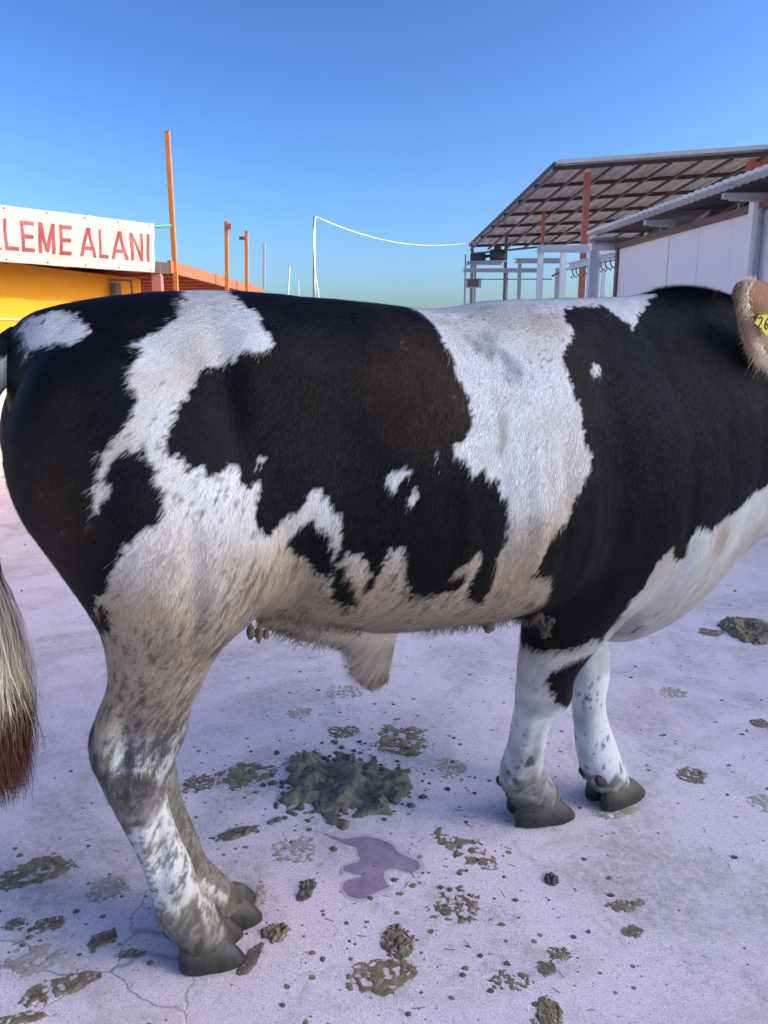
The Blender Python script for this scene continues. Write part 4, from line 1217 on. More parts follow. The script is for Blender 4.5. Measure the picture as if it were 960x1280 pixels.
# mud caked in the coat behind the elbow
M_CLOD2 = worn('caked_mud', (0.028, 0.021, 0.013), (0.065, 0.048, 0.030), 60, 0.9, bstr=0.6)
for k, (x, z, r) in enumerate(((0.195, 0.825, .018), (0.205, 0.800, .024), (0.215, 0.778, .022), (0.200, 0.770, .018), (0.232, 0.808, .016), (0.225, 0.752, .018), (0.212, 0.738, .014))):
    i_ = int(np.argmin((V[:, 0] - x) ** 2 + (V[:, 1] + 0.25) ** 2 * 0.6 + (V[:, 2] - z) ** 2))
    link('dung_clod', blob_mesh('dung_clod', (r, r * 0.55, r * 1.25), 40 + k, 0.8, 4, 2.2), M_CLOD2, bull).location = V[i_] - N[i_] * 0.004

# ---- ears
EAR = [(1.24, 1.52), (1.133, 1.628), (1.06, 1.687), (1.003, 1.707), (0.95, 1.709), (0.90, 1.705), (0.870, 1.691), (0.862, 1.668), (0.875, 1.632), (0.898, 1.589), (0.928, 1.548), (0.963, 1.510), (1.015, 1.482), (1.14, 1.468)]
def make_ear(side):
    p = np.array(EAR); p = np.repeat(p, 4, 0)
    q = np.array(EAR); nxt = np.roll(q, -1, 0)
    p = np.concatenate([q[i] + (nxt[i] - q[i]) * np.arange(4)[:, None] / 4 for i in range(len(q))])
    for _ in range(3): p = 0.5 * p + 0.25 * (np.roll(p, 1, 0) + np.roll(p, -1, 0))
    cen = np.array((1.02, 1.60))
    v, f = [], []
    n = len(p)
    lv = [(1.0, 0.0), (0.97, 0.010), (0.85, 0.024), (0.6, 0.036), (0.3, 0.042)]
    for sg in (1, -1):
        for s, b_ in lv:
            for x, z in cen + (p - cen) * s:
                bend = 0.10 * (x - 1.05)
                v.append((x, side * (0.215 - bend + (b_ if sg > 0 else -0.010 * (s < 1) + 0.5 * b_)), z))
        v.append((cen[0], side * (0.215 - 0.10 * (cen[0] - 1.05) + (0.044 if sg > 0 else 0.012)), cen[1]))
    m_ = len(lv) * n + 1
    for h, o in ((1, 0), (-1, m_)):
        for i in range(len(lv) - 1):
            for k in range(n):
                k2 = (k + 1) % n
                f.append((o + i * n + k, o + i * n + k2, o + (i + 1) * n + k2, o + (i + 1) * n + k)[::h * int(side) * -1])
        for k in range(n):
            f.append((o + m_ - 1, o + m_ - 1 - n + k, o + m_ - 1 - n + (k + 1) % n)[::h * int(side) * -1])
    for k in range(n):
        k2 = (k + 1) % n
        f.append((k, m_ + k, m_ + k2, k2))
    mb = MB(); mb.add(v, f)
    me = mb.mesh('ear', True)
    bm = bmesh.new(); bm.from_mesh(me); bmesh.ops.recalc_face_normals(bm, faces=bm.faces)
    bmesh.ops.triangulate(bm, faces=bm.faces); bm.to_mesh(me); bm.free()
    ev = np.array([x.co for x in me.vertices]); et = np.array([q.vertices[:] for q in me.polygons])
    def ecol(P_):
        x, z = P_[:, 0], P_[:, 2]
        e = -sdf_poly(x, z, p)
        c = np.array((0.26, 0.135, 0.075)) + 0.06 * fbm(P_, 30, 3, 91)[:, None] * np.array((1, .6, .4))
        pale = smooth01(-(x - 0.86) * 0.35 - (z - 1.60) * 1.0 - 0.01 + 0.02 * fbm(P_, 40, 2, 92), -0.035, 0.03)
        c = c + (np.array((0.58, 0.44, 0.29)) - c) * pale[:, None]
        dk = smooth01(fbm(P_, 22, 3, 93), 0.2, 0.6) * (z > 1.6)
        return np.clip(c * (1 - 0.45 * dk[:, None]), 0.01, 0.9), pale
    c, _ = ecol(ev)
    a = me.attributes.new('coat', 'FLOAT_COLOR', 'POINT')
    a.data.foreach_set('color', np.c_[c, np.ones(len(ev))].astype(np.float32).ravel())
    ear = link('ear', me, M_SKIN, bull)
    ear.location = (-0.035, 0, -0.008) if side < 0 else (0.16, -0.17, -0.10)
    en = vert_normals(ev, et)
    P_, Q_ = scatter(ev, et, en, 9000, lambda c: np.where(side * (c[:, 1]) > 0.222 - 0.10 * (c[:, 0] - 1.05), 1.0, 0.05))
    Q_ = np.where((Q_[:, 1] * side < 0)[:, None], -Q_, Q_)
    c, pale = ecol(P_)
    D_ = np.c_[-0.75 + 0.12 * RNG.normal(size=9000), 0.05 * RNG.normal(size=9000), -0.30 - 0.55 * pale + 0.15 * RNG.normal(size=9000)]
    D_ -= 0.7 * Q_ * np.sum(D_ * Q_, 1, keepdims=True)
    D_ /= np.linalg.norm(D_, axis=1, keepdims=True)
    L_ = RNG.uniform(0.006, 0.013, 9000) * (1 + 1.5 * pale)
    s_ = np.cross(Q_, D_) * 0.0008
    nn = Q_ + RNG.normal(0, 0.15, (9000, 3))
    strands_mesh('ear_hair', P_ - Q_ * 0.001, P_ + (D_ + 0.08 * Q_) * L_[:, None], s_, nn, c * RNG.uniform(0.8, 1.15, (9000, 1)), M_HAIR, ear)['kind'] = 'stuff'
    # long pale fringe on the lower edge
    nf = 1600
    t_ = RNG.random(nf)
    idx = (22 + t_ * 30).astype(int) % n
    P_ = np.c_[p[idx, 0], side * (0.228 - 0.10 * (p[idx, 0] - 1.05) + RNG.uniform(-0.005, 0.03, nf)), p[idx, 1]] + RNG.normal(0, 0.005, (nf, 3)) + np.array((0.008, 0, 0.006))
    D_ = np.c_[-0.45 + 0.2 * RNG.normal(size=nf), side * 0.15 + 0.15 * RNG.normal(size=nf), -0.8 + 0.2 * RNG.normal(size=nf)]
    L_ = RNG.uniform(0.010, 0.021, nf) * (1 + 1.7 * smooth01(t_, 0.5, 0.9))
    nn = np.tile(np.array((0.0, side, 0.2)), (nf, 1)) + RNG.normal(0, 0.2, (nf, 3))
    sd_ = np.tile(np.array((0.0009, 0, -0.0005)), (nf, 1))
    strands_mesh('ear_fringe', P_, P_ + D_ * L_[:, None], sd_, nn, np.array((0.66, 0.54, 0.38)) * RNG.uniform(0.75, 1.1, (nf, 1)), M_HAIR, ear)['kind'] = 'stuff'
    return ear
ear = make_ear(-1)
make_ear(1)

# ---- yellow ear tag with its handwritten number
M_TAG = worn('yellow_tag', (0.62, 0.52, 0.035), (0.50, 0.43, 0.04), 30, 0.45)
M_INK = worn('black_ink', (0.03, 0.03, 0.02), (0.05, 0.045, 0.03), 60, 0.6)
TAGP = [(0.917, 1.577), (0.932, 1.598), (0.978, 1.602), (1.026, 1.594), (1.030, 1.556), (0.990, 1.543), (0.968, 1.546), (0.946, 1.561)]
mb = MB(); n = len(TAGP)
mb.add([(x, -0.300 - 0.15 * (0.95 - x) * 0, z) for x, z in TAGP] + [(x, -0.296, z) for x, z in TAGP], [tuple(range(n)), tuple(range(n, 2 * n))[::-1]] + [(k, n + k, n + (k + 1) % n, (k + 1) % n) for k in range(n)])
tg = mb.build('ear_tag', M_TAG, bull, False)
tg.location = (-0.072, 0, 0.0)
tg['label'] = 'yellow plastic tag with a handwritten number pinned through the ear'
# figures drawn with a marker: 2 6 4
def ink(pts, ox, oz, s):
    P_ = []
    mb = MB(); mb.tube([(ox + x * s, -0.3008, oz + z * s) for x, z in pts], 0.0021, 6)
    mb.build('figure', M_INK, tg, True)
ink([(0, .8), (.25, 1), (.5, .8), (.35, .5), (.05, .05), (.5, 0)], 0.930, 1.563, 0.032)
ink([(.45, 1), (.12, .6), (0, .25), (.25, 0), (.5, .2), (.3, .45), (.05, .3)], 0.957, 1.561, 0.034)
ink([(.4, 1), (0, .35), (.6, .35), (.45, .7), (.45, 0)], 0.985, 1.560, 0.034)
MB().tube([(0.975, -0.303, 1.600), (0.975, -0.24, 1.600)], 0.006, 8).build('stud', M_TAG, tg, True)

# ---- eyes and nostrils
M_EYE, t_, p_ = new_mat('eye'); p_.inputs['Base Color'].default_value = (0.012, 0.008, 0.006, 1); p_.inputs['Roughness'].default_value = 0.06
M_NOSE, t_, p_ = new_mat('muzzle'); p_.inputs['Base Color'].default_value = (0.30, 0.15, 0.12, 1); p_.inputs['Roughness'].default_value = 0.35
for sd in (-1, 1):
    e = link('eye', blob_mesh('eye', (0.026, 0.018, 0.024), 3, 0.0), M_EYE, bull); e.location = (1.34, -0.105 + sd * 0.118, 1.52)
    e = link('nostril', blob_mesh('nostril', (0.014, 0.012, 0.020), 4, 0.1), M_EYE, bull); e.location = (1.712, -0.13 + sd * 0.045, 1.135)

# ---- tail: fleshy dock and hanging switch
dock = [(-0.90, 0.0, 1.52), (-0.95, 0.0, 1.512), (-0.998, -0.008, 1.478), (-1.036, -0.015, 1.425), (-1.060, -0.02, 1.35), (-1.068, -0.025, 1.25), (-1.064, -0.03, 1.1), (-1.058, -0.03, 0.95), (-1.055, -0.03, 0.82)]
mb = MB().tube(dock, [0.036, 0.040, 0.040, 0.037, 0.035, 0.034, 0.034, 0.030, 0.018], 20)
tm = mb.mesh('tail', True)
bm = bmesh.new(); bm.from_mesh(tm); bmesh.ops.subdivide_edges(bm, edges=bm.edges, cuts=3, use_grid_fill=True); bmesh.ops.triangulate(bm, faces=bm.faces); bm.to_mesh(tm); bm.free()
tm.polygons.foreach_set('use_smooth', [True] * len(tm.polygons))
tv = np.array([q.co for q in tm.vertices]); tt = np.array([q.vertices[:] for q in tm.polygons])
def tcol(P_):
    z = P_[:, 2] + 0.03 * fbm(P_, 22, 3, 95)
    x = P_[:, 0]
    cream = np.array((0.66, 0.58, 0.45)) + 0.10 * fbm(P_, 14, 3, 96)[:, None]
    brown = np.array((0.10, 0.042, 0.026))
    c = np.where((z > 1.03)[:, None], BLACK + 0.004, cream)
    c = np.where(((z > 1.415) & (z < 1.492) & (x < -0.94) & (P_[:, 1] < 0.005))[:, None], np.array((0.62, 0.58, 0.52)), c)
    k = smooth01(-z, -0.86, -0.74)[:, None]
    return np.clip(np.where((z < 1.0)[:, None], c + (brown - c) * k, c), 0.005, 0.9)
a = tm.attributes.new('coat', 'FLOAT_COLOR', 'POINT')
a.data.foreach_set('color', np.c_[tcol(tv), np.ones(len(tv))].astype(np.float32).ravel())
tail = link('tail', tm, M_SKIN, bull)
tn = vert_normals(tv, tt)
nt = 16000
P_, Q_ = scatter(tv, tt, tn, nt, lambda c: np.ones(len(c)))
D_ = np.tile(np.array((-0.1, 0, -1.0)), (nt, 1)) + RNG.normal(0, 0.15, (nt, 3))
up_ = smooth01(P_[:, 2], 1.45, 1.54)[:, None]
D_ = D_ * (1 - up_) + up_ * np.array((-0.8, 0, -0.5))
D_ -= Q_ * np.sum(D_ * Q_, 1, keepdims=True) * 0.9
D_ /= np.linalg.norm(D_, axis=1, keepdims=True)
strands_mesh('tail_hair', P_ - 0.001 * Q_, P_ + (D_ + 0.12 * Q_) * RNG.uniform(0.012, 0.03, (nt, 1)), np.cross(Q_, D_) * 0.0008, Q_ + RNG.normal(0, .15, (nt, 3)), tcol(P_) * RNG.uniform(0.75, 1.15, (nt, 1)), M_HAIR, tail)['kind'] = 'stuff'

def long_strands(name, roots, tips, bulge, width, cols_a, cols_b, split, mat, parent, seg=8, face=None):
    """ribbons of hair from root to tip, bowed by bulge, colour changing below the height split"""
    n = len(roots)
    t = np.linspace(0, 1, seg + 1)
    ctr = roots[:, None] * (1 - t)[None, :, None] + tips[:, None] * t[None, :, None] + bulge[:, None] * (np.sin(np.pi * t) * 0.8 + 0.3 * np.sin(2 * np.pi * t))[None, :, None]
    cl_ = np.floor(np.arctan2(roots[:, 1] - roots[:, 1].mean(), roots[:, 0] - roots[:, 0].mean()) * 3.5)[:, None]
    ph = cl_ * 2.1 + RNG.normal(0, 0.5, (n, 1))
    wv = 0.009 * np.sin(t[None] * (7 + 3 * np.sin(cl_ * 1.7)) + ph) * t[None]
    ctr[:, :, 0] += wv; ctr[:, :, 1] += wv[:, ::-1] * 0.6
    ang = RNG.uniform(0, math.pi, n)
    sd_ = np.c_[np.cos(ang), np.sin(ang), np.zeros(n)] * width
    if face is not None:
        sd_ = np.c_[face[:, 1], -face[:, 0], np.zeros(n)] * width
    wt = np.clip(1.1 - t ** 2, 0.08, 1)
    Lf = ctr - sd_[:, None] * wt[None, :, None]; Rt = ctr + sd_[:, None] * wt[None, :, None]
    Vv = np.stack([Lf, Rt], 2).reshape(-1, 3)
    m = seg + 1
    base = (np.arange(n) * m * 2)[:, None] + (np.arange(seg) * 2)[None]
    F_ = np.stack([base, base + 1, base + 3, base + 2], -1).reshape(-1, 4)
    me = bpy.data.meshes.new(name)
    me.vertices.add(len(Vv)); me.vertices.foreach_set('co', Vv.ravel())
    me.loops.add(F_.size); me.loops.foreach_set('vertex_index', F_.ravel().astype(np.int32))
    me.polygons.add(len(F_)); me.polygons.foreach_set('loop_start', np.arange(0, F_.size, 4, dtype=np.int32))
    me.polygons.foreach_set('use_smooth', np.ones(len(F_), bool))
    zz = Vv[:, 2] + np.repeat(RNG.normal(0, 0.03, n), m * 2)
    k = smooth01(-zz, -split - 0.05, -split + 0.05)[:, None]
    br = np.repeat(RNG.uniform(0.7, 1.2, n), m * 2)[:, None]
    C_ = (np.array(cols_a) * (1 - k) + np.array(cols_b) * k) * br
    a = me.attributes.new('coat', 'FLOAT_COLOR', 'POINT')
    a.data.foreach_set('color', np.c_[C_, np.ones(len(C_))].astype(np.float32).ravel())
    me.update()
    if face is not None:
        fn = np.repeat(face + np.array((0, 0, 0.55)) + RNG.normal(0, 0.12, (n, 3)), m * 2, 0)
        me.normals_split_custom_set_from_vertices(fn.astype(np.float32))
    o = link(name, me, mat, parent); o['kind'] = 'stuff'
    return o
ns = 2600
rz = RNG.uniform(0.80, 1.07, ns)
th = RNG.integers(0, 22, ns) * 0.2856 + RNG.normal(0, 0.05, ns)
roots = np.c_[-1.060 + 0.030 * np.cos(th), -0.03 + 0.030 * np.sin(th), rz]
lenz = RNG.uniform(0.20, 0.42, ns)
tz = np.maximum(rz - lenz, 0.555 + 0.05 * RNG.random(ns) ** 2)
spread = 0.048 * smooth01(-tz, -0.95, -0.75) * (1 - 0.35 * smooth01(-tz, -0.68, -0.56)) + 0.02
tips = np.c_[-1.058 + spread * np.cos(th + RNG.normal(0, .5, ns)) * RNG.uniform(.3, 1.2, ns) + (-0.012) * smooth01(-tz, -0.7, -0.56), -0.03 + spread * np.sin(th) * RNG.uniform(.3, 1.1, ns), tz]
bul = np.c_[np.cos(th), np.sin(th), np.zeros(ns)] * RNG.uniform(0.0, 0.026, (ns, 1))
long_strands('tail_switch', roots, tips, bul, 0.0012, (0.80, 0.67, 0.46), (0.075, 0.028, 0.017), 0.79, M_HAIR, tail, 8, np.c_[np.cos(th), np.sin(th), np.zeros(ns)])
# tuft on the sheath
ns = 1000
th = RNG.uniform(0, 6.283, ns); rr = np.sqrt(RNG.random(ns))
roots = np.c_[-0.180 + 0.042 * np.sqrt(rr) * np.cos(th), -0.02 + 0.040 * np.sqrt(rr) * np.sin(th), 0.660 + 0.035 * RNG.random(ns)]
cl3 = np.round(th / 0.8) * 0.8
tips = np.c_[-0.180 + 0.034 * rr * np.cos(cl3) + 0.004 * RNG.normal(size=ns), -0.02 + 0.034 * rr * np.sin(cl3) + 0.004 * RNG.normal(size=ns), 0.596 + 0.030 * rr + 0.018 * RNG.random(ns)]
long_strands('sheath_tuft', roots, tips, np.c_[0.006 * RNG.normal(size=ns), 0.006 * RNG.normal(size=ns), np.zeros(ns)], 0.0012, (0.40, 0.31, 0.20), (0.10, 0.05, 0.022), 0.632, M_HAIR, bull, 5)
# ragged fringe under the belly line
ns = 1500
bx = np.concatenate([RNG.uniform(-0.50, -0.28, ns // 3), RNG.uniform(-0.10, 0.30, ns - ns // 3)])
sel = (np.abs(V[:, 1] + 0.10) < 0.10) & (N[:, 2] < -0.55) & (V[:, 2] > 0.6)
cand = V[sel]
ix = np.array([np.argmin(np.abs(cand[:, 0] - b_) + 0.02 * RNG.random(len(cand))) for b_ in bx])
roots = cand[ix] + RNG.normal(0, 0.002, (ns, 3))
tips = roots + np.c_[-0.012 + RNG.normal(0, 0.008, ns), RNG.normal(0, 0.006, ns), -RNG.uniform(0.008, 0.03, ns)]
long_strands('belly_fringe', roots, tips, np.zeros((ns, 3)), 0.0008, (0.22, 0.18, 0.13), (0.16, 0.12, 0.08), 0.70, M_HAIR, bull, 4)

#@DETAILS@
# ================================================================== DUNG, STAINS AND CRUMBS ON THE GROUND
def dung_material(name, dark, mid, light, rough, scale):
    m, t, p = new_mat(name)
    tc = nd(t, 'ShaderNodeTexCoord').outputs['Object']
    f = noise_node(t, tc, scale, 7, 0.72, 0.5)
    c = ramp(t, f, [(0.32, dark), (0.52, mid), (0.70, light)])
    gx = noise_node(t, tc, 230, 3, 0.7)
    c = mixc(t, ramp(t, gx, [(0.62, (0, 0, 0)), (0.74, (0.35, 0.35, 0.35))]), c, (0.36, 0.30, 0.20))
    t.links.new(c, p.inputs['Base Color'])
    p.inputs['Roughness'].default_value = rough
    p.inputs['Specular IOR Level'].default_value = 0.25 if rough > 0.6 else 0.5
    bump(t, p, noise_node(t, tc, 130, 6, 0.8), 0.9, 0.006)
    return m
M_FRESH = dung_material('fresh_dung', (0.085, 0.074, 0.053), (0.18, 0.152, 0.10), (0.30, 0.255, 0.17), 0.55, 22)
M_OLIVE = dung_material('olive_dung', (0.13, 0.098, 0.050), (0.27, 0.21, 0.12), (0.46, 0.38, 0.28), 0.95, 34)
M_PALE = dung_material('dried_pale_dung', (0.33, 0.27, 0.19), (0.48, 0.41, 0.33), (0.62, 0.53, 0.48), 0.85, 24)
M_CRUMB = dung_material('dung_crumb_dark', (0.08, 0.072, 0.055), (0.14, 0.125, 0.09), (0.23, 0.20, 0.15), 0.7, 60)

def patch(name, label, cat, c, rx, ry, h, mat, seed, rot=0.0, n=46, rough=0.45, rag=0.35, holes=0.0, group=None):
    """a low irregular heap: grid over the ellipse, height from layered noise, feathered and ragged rim"""
    P_, idx, F_ = [], {}, []
    xs = np.linspace(-1.35, 1.35, n)
    G = np.stack(np.meshgrid(xs, xs, indexing='ij'), -1).reshape(-1, 2)
    p3 = np.c_[G * np.array((rx, ry)) + seed * 3.1, np.zeros(len(G))]
    sc = 1 / max(rx, ry)
    r = np.hypot(G[:, 0], G[:, 1]) + rag * fbm(p3, 1.6 * sc, 4, seed) + 0.30 * fbm(p3, 7 * sc, 4, seed + 5)
    prof = np.clip(1.0 - r, -1, 1)
    base = np.clip(prof / 0.35, 0, 1) ** 0.6
    if holes:
        holes += 0.03
    if holes:
        base *= smooth01(fbm(p3, 6.5 * sc, 5, seed + 9), -0.45 + holes, -0.25 + holes)
    z = h * base * (0.55 + rough * fbm(p3, 3.2 * sc, 4, seed + 2) + 0.45 * rough * np.abs(fbm(p3, 9 * sc, 4, seed + 3)))
    z = np.where(base > 0.0, np.maximum(z, h * 0.12 * base) + 0.0005, -0.006)
    ca, sa = math.cos(rot), math.sin(rot)
    xy = G * np.array((rx, ry))
    X_ = xy[:, 0] * ca - xy[:, 1] * sa; Y_ = xy[:, 0] * sa + xy[:, 1] * ca
    keep = np.zeros(len(G), bool)
    ok = z > 0
    ok2 = ok.reshape(n, n)
    quads = []
    for i in range(n - 1):
        for j in range(n - 1):
            if ok2[i, j] or ok2[i + 1, j] or ok2[i, j + 1] or ok2[i + 1, j + 1]:
                quads.append((i * n + j, (i + 1) * n + j, (i + 1) * n + j + 1, i * n + j + 1))
    used = sorted({k for q in quads for k in q})
    mp = {k: i for i, k in enumerate(used)}
    mb = MB(); mb.add([(X_[k], Y_[k], z[k]) for k in used], [tuple(mp[k] for k in q) for q in quads])
    o = mb.build(name, mat, None, True)
    o.location = (c[0], c[1], 0)
    return tag(o, label, cat, group)

PILE = patch('dung_heap', 'large wet dark dung heap on the ground below the belly of the bull', 'dung', (-0.150, 2.36), 0.215, 0.22, 0.026, M_FRESH, 3, 0.35, 110, 1.3, 0.75)
rng2 = random.Random(11)
lumps = MB()
def lump(mb, x, y, r, rr, flat=0.6):
    s = []
    a0 = rr.uniform(0, 6.28)
    for lv, (kr, kz) in enumerate(((1.0, 0.0), (0.85, 0.55), (0.4, 0.95))):
        for k in range(6):
            a = a0 + k * 1.047 + lv * 0.5
            q = r * kr * rr.uniform(0.7, 1.25)
            s.append((x + math.cos(a) * q, y + math.sin(a) * q * 0.85, r * flat * kz * rr.uniform(0.8, 1.2) - (0.002 if lv == 0 else 0)))
    s.append((x, y, r * flat * 1.1))
    f = []
    for lv in range(2):
        for k in range(6):
            f.append((lv * 6 + k, lv * 6 + (k + 1) % 6, (lv + 1) * 6 + (k + 1) % 6, (lv + 1) * 6 + k))
    f += [(12 + k, 12 + (k + 1) % 6, 18) for k in range(6)]
    mb.add(s, f)
for k in range(130):
    a = rng2.uniform(0, 6.28); d = abs(rng2.gauss(0, 0.07)) + 0.15
    lump(lumps, math.cos(a) * d * 1.2, math.sin(a) * d * 1.0, rng2.uniform(0.003, 0.019) * (1.1 - min(d, .5)), rng2, 0.7)
for k in range(60):      # clods lying on the heap itself
    a = rng2.uniform(0, 6.28); d = 0.15 * math.sqrt(rng2.random())
    lump(lumps, math.cos(a) * d * 1.15, math.sin(a) * d * 1.1 + 0.03, rng2.uniform(0.008, 0.024), rng2, 0.7)
tag(lumps.build('loose_lumps', M_CRUMB, PILE, False), kind='stuff')

FLAT = 'dried dung patches on the lilac concrete'
PATCHES = [  # label, x, y, half width, half depth, height, material, turn, holes
    ('flat olive dung patch touching the far right of the dung heap', 0.075, 2.67, .10, .115, .012, M_OLIVE, 0, .15),
    ('dark flat dung smear between the hind legs and the dung heap', -0.50, 2.43, .115, .085, .010, M_OLIVE, .3, .08),
    ('small olive dung blot touching the far hind cannon behind the dark smear', -0.66, 2.37, .07, .055, .008, M_OLIVE, .2, .15),
    ('crumbly dark dung strip in front of the dark smear by the hind leg', -0.478, 2.085, .082, .026, .014, M_FRESH, .45, .12),
    ('faint beige dung stain left of the wet puddle', -0.27, 2.0, .07, .062, .004, M_PALE, 0, .25),
    ('small dark oblong clod in front of the beige stain', -0.219, 1.834, .020, .045, .016, M_CRUMB, -.3, 0),
    ('oval olive clod just right of the nearest hind hoof', -0.285, 1.676, .038, .034, .016, M_OLIVE, .2, 0),
    ('thin trailing dark dung streak leading from the oval clod towards the camera', -0.335, 1.595, .017, .058, .010, M_FRESH, -.35, .05),
    ('large olive dung patch at the left edge in front of the tail tip', -1.03, 1.915, .125, .060, .010, M_OLIVE, .30, .10),
    ('pale round dung blotch just left of the near hind cannon', -0.79, 1.845, .052, .052, .006, M_PALE, 0, .12),
    ('oval olive dung chip left of the crack at the lower left', -0.901, 1.705, .040, .028, .008, M_OLIVE, .5, .05),
    ('small olive dung chip at the left edge below the large patch', -0.99, 1.70, .034, .024, .006, M_OLIVE, .2, .15),
    ('slanting olive dung chip close behind the nearest hind hoof', -0.735, 1.655, .045, .026, .010, M_OLIVE, .75, .05),
    ('thin flat dung scrap directly left of the nearest hind hoof', -0.645, 1.605, .040, .016, .006, M_OLIVE, .1, .2),
    ('broad faint crumbly dung stain at the lower left', -0.878, 1.587, .080, .052, .004, M_PALE, .2, .28),
    ('long olive dung smear below the crumbly stain at the lower left', -0.785, 1.50, .080, .035, .008, M_OLIVE, .5, .18),
    ('dark flat dung smear cut by the lower left corner', -0.83, 1.42, .080, .016, .007, M_OLIVE, .15, .1),
    ('broken olive dung streak right of the wet puddle', 0.255, 2.0, .050, .115, .006, M_OLIVE, .75, .28),
    ('curved olive dung ring right of the puddle and nearer the camera', 0.205, 1.77, .072, .066, .006, M_OLIVE, 0, .36),
    ('thick olive clump low in the middle, standing above the wide smear', 0.035, 1.64, .043, .058, .014, M_OLIVE, 0, .08),
    ('widest olive smear at the bottom, below the thick clump', -0.015, 1.535, .090, .050, .008, M_OLIVE, .1, .16),
    ('large layered dark dung slab by the right edge behind the front legs', 2.03, 3.82, .155, .19, .055, M_OLIVE, -.35, 0),
    ('small flat olive scrap left of the layered dung slab', 1.784, 3.82, .07, .06, .010, M_OLIVE, 0, .1),
    ('flat pale dung stain right of the front legs, the farther of two', 1.312, 3.08, .062, .055, .006, M_PALE, .2, .15),
    ('double olive dung chip right of the far front hoof', 1.115, 2.42, .062, .050, .010, M_OLIVE, .2, .18),
    ('small olive dung chip at the right edge above the speckled blot', 1.555, 2.80, .040, .045, .012, M_OLIVE, 0, .05),
    ('speckled brown dung blot at the right edge level with the front hooves', 1.295, 2.24, .05, .075, .005, M_PALE, .2, .28),
    ('flat olive dung patch right of the round clod in the foreground', 0.665, 1.775, .055, .026, .008, M_OLIVE, .1, .15),
    ('smaller round olive dung spot just below the flat foreground patch', 0.66, 1.68, .026, .022, .006, M_OLIVE, 0, .1),
    ('round dark clod in front of the near front hoof', 0.488, 1.876, .020, .024, .018, M_CRUMB, 0, 0),
    ('olive dung clump at the bottom edge right of centre', 0.386, 1.438, .034, .042, .012, M_OLIVE, 0, .08),
    ('small round olive dung spot above the bottom clump', 0.405, 1.562, .021, .023, .007, M_OLIVE, 0, .05),
    ('faint dung stain on the ground under the sheath', -0.181, 3.09, .085, .072, .005, M_PALE, 0, .25),
    ('small dung stain behind the heap towards the far yard', -0.348, 2.90, .055, .055, .006, M_PALE, 0, .2),
    ('thin olive dung scrap between the heap and the sheath', -0.162, 2.735, .062, .048, .008, M_OLIVE, .2, .15),
    ('reddish mud smear under the far front hoof', 0.775, 2.20, .085, .035, .004, M_PALE, .1, .15),
    ('trodden beige dung under the toe of the far hind hoof', -0.375, 1.81, .042, .048, .009, M_PALE, 0, .1),
    ('faint round dung print between the heap and the near front leg', 0.251, 2.47, .055, .07, .003, M_PALE, 0, .3),
    ('scattered olive dung bits left of the bottom clump', 0.313, 1.526, .055, .030, .006, M_OLIVE, .1, .32),
    ('small olive dung bits right of the round spot above the bottom clump', 0.449, 1.607, .032, .022, .006, M_OLIVE, 0, .2),
]
for k, (lab, x, y, rx, ry, h, mat, rot, holes) in enumerate(PATCHES):
    big = max(rx, ry) > 0.1
    patch('dung_patch' if h < 0.013 else 'dung_clod', lab, 'dung', (x, y), rx, ry, h * (0.36 if h < 0.013 else 0.75), mat, 30 + k, rot, 84 if big else 60, 0.8, 0.50 if h < 0.013 else 0.3, holes, FLAT)

# wet puddle: thin sheet with a rounded rim
def puddle(name, label, outline, h, mat, margin=None):
    o = np.array(outline)
    for _ in range(1):
        q = np.roll(o, -1, 0)
        o = np.stack([0.75 * o + 0.25 * q, 0.25 * o + 0.75 * q], 1).reshape(-1, 2)
    nn_ = np.roll(o, -1, 0)
    o = np.stack([o, 0.5 * (o + nn_)], 1).reshape(-1, 2)
    tg_ = np.roll(o, -1, 0) - np.roll(o, 1, 0)
    tg_ /= np.linalg.norm(tg_, axis=1, keepdims=True) + 1e-9
    o = o + np.c_[-tg_[:, 1], tg_[:, 0]] * (fbm(np.c_[o, np.zeros(len(o))], 60, 3, 77) * 0.006)[:, None]
    c = o.mean(0)
    bm = bmesh.new()
    bot = [bm.verts.new((x - c[0], y - c[1], 0.001)) for x, y in o]
    topv = []
    nrm = np.roll(o, -1, 0) - np.roll(o, 1, 0)
    area = np.sum(o[:, 0] * np.roll(o[:, 1], -1) - np.roll(o[:, 0], -1) * o[:, 1])
    for (x, y), d in zip(o, nrm):
        l = np.hypot(*d) + 1e-9
        i_ = np.array((-d[1], d[0])) / l * (1 if area > 0 else -1)
        topv.append(bm.verts.new((x + i_[0] * 0.002 - c[0], y + i_[1] * 0.002 - c[1], h)))
    for k in range(len(o)):
        bm.faces.new((bot[k], bot[(k + 1) % len(o)], topv[(k + 1) % len(o)], topv[k]))
    from mathutils.geometry import tessellate_polygon
    for tri in tessellate_polygon([[v.co.copy() for v in topv]]):
        try: bm.faces.new([topv[q] for q in tri])
        except ValueError: pass
    bmesh.ops.recalc_face_normals(bm, faces=bm.faces)
    me = bpy.data.meshes.new(name); bm.to_mesh(me); bm.free()
    ob = link(name, me, mat); ob.location = (c[0], c[1], 0)
    if margin:
        og = c + (o - c) * 1.05 + np.c_[-tg_[:, 1], tg_[:, 0]] * (-0.006 if area > 0 else 0.006)
        mbm = bmesh.new()
        vs = [mbm.verts.new((x - c[0], y - c[1], 0.0007)) for x, y in og]
        for tri in tessellate_polygon([[v.co.copy() for v in vs]]):
            try: mbm.faces.new([vs[q] for q in tri])
            except ValueError: pass
        bmesh.ops.recalc_face_normals(mbm, faces=mbm.faces)
        m2 = bpy.data.meshes.new('damp_margin'); mbm.to_mesh(m2); mbm.free()
        link('damp_margin', m2, margin, ob)
    return tag(ob, label, 'puddle')
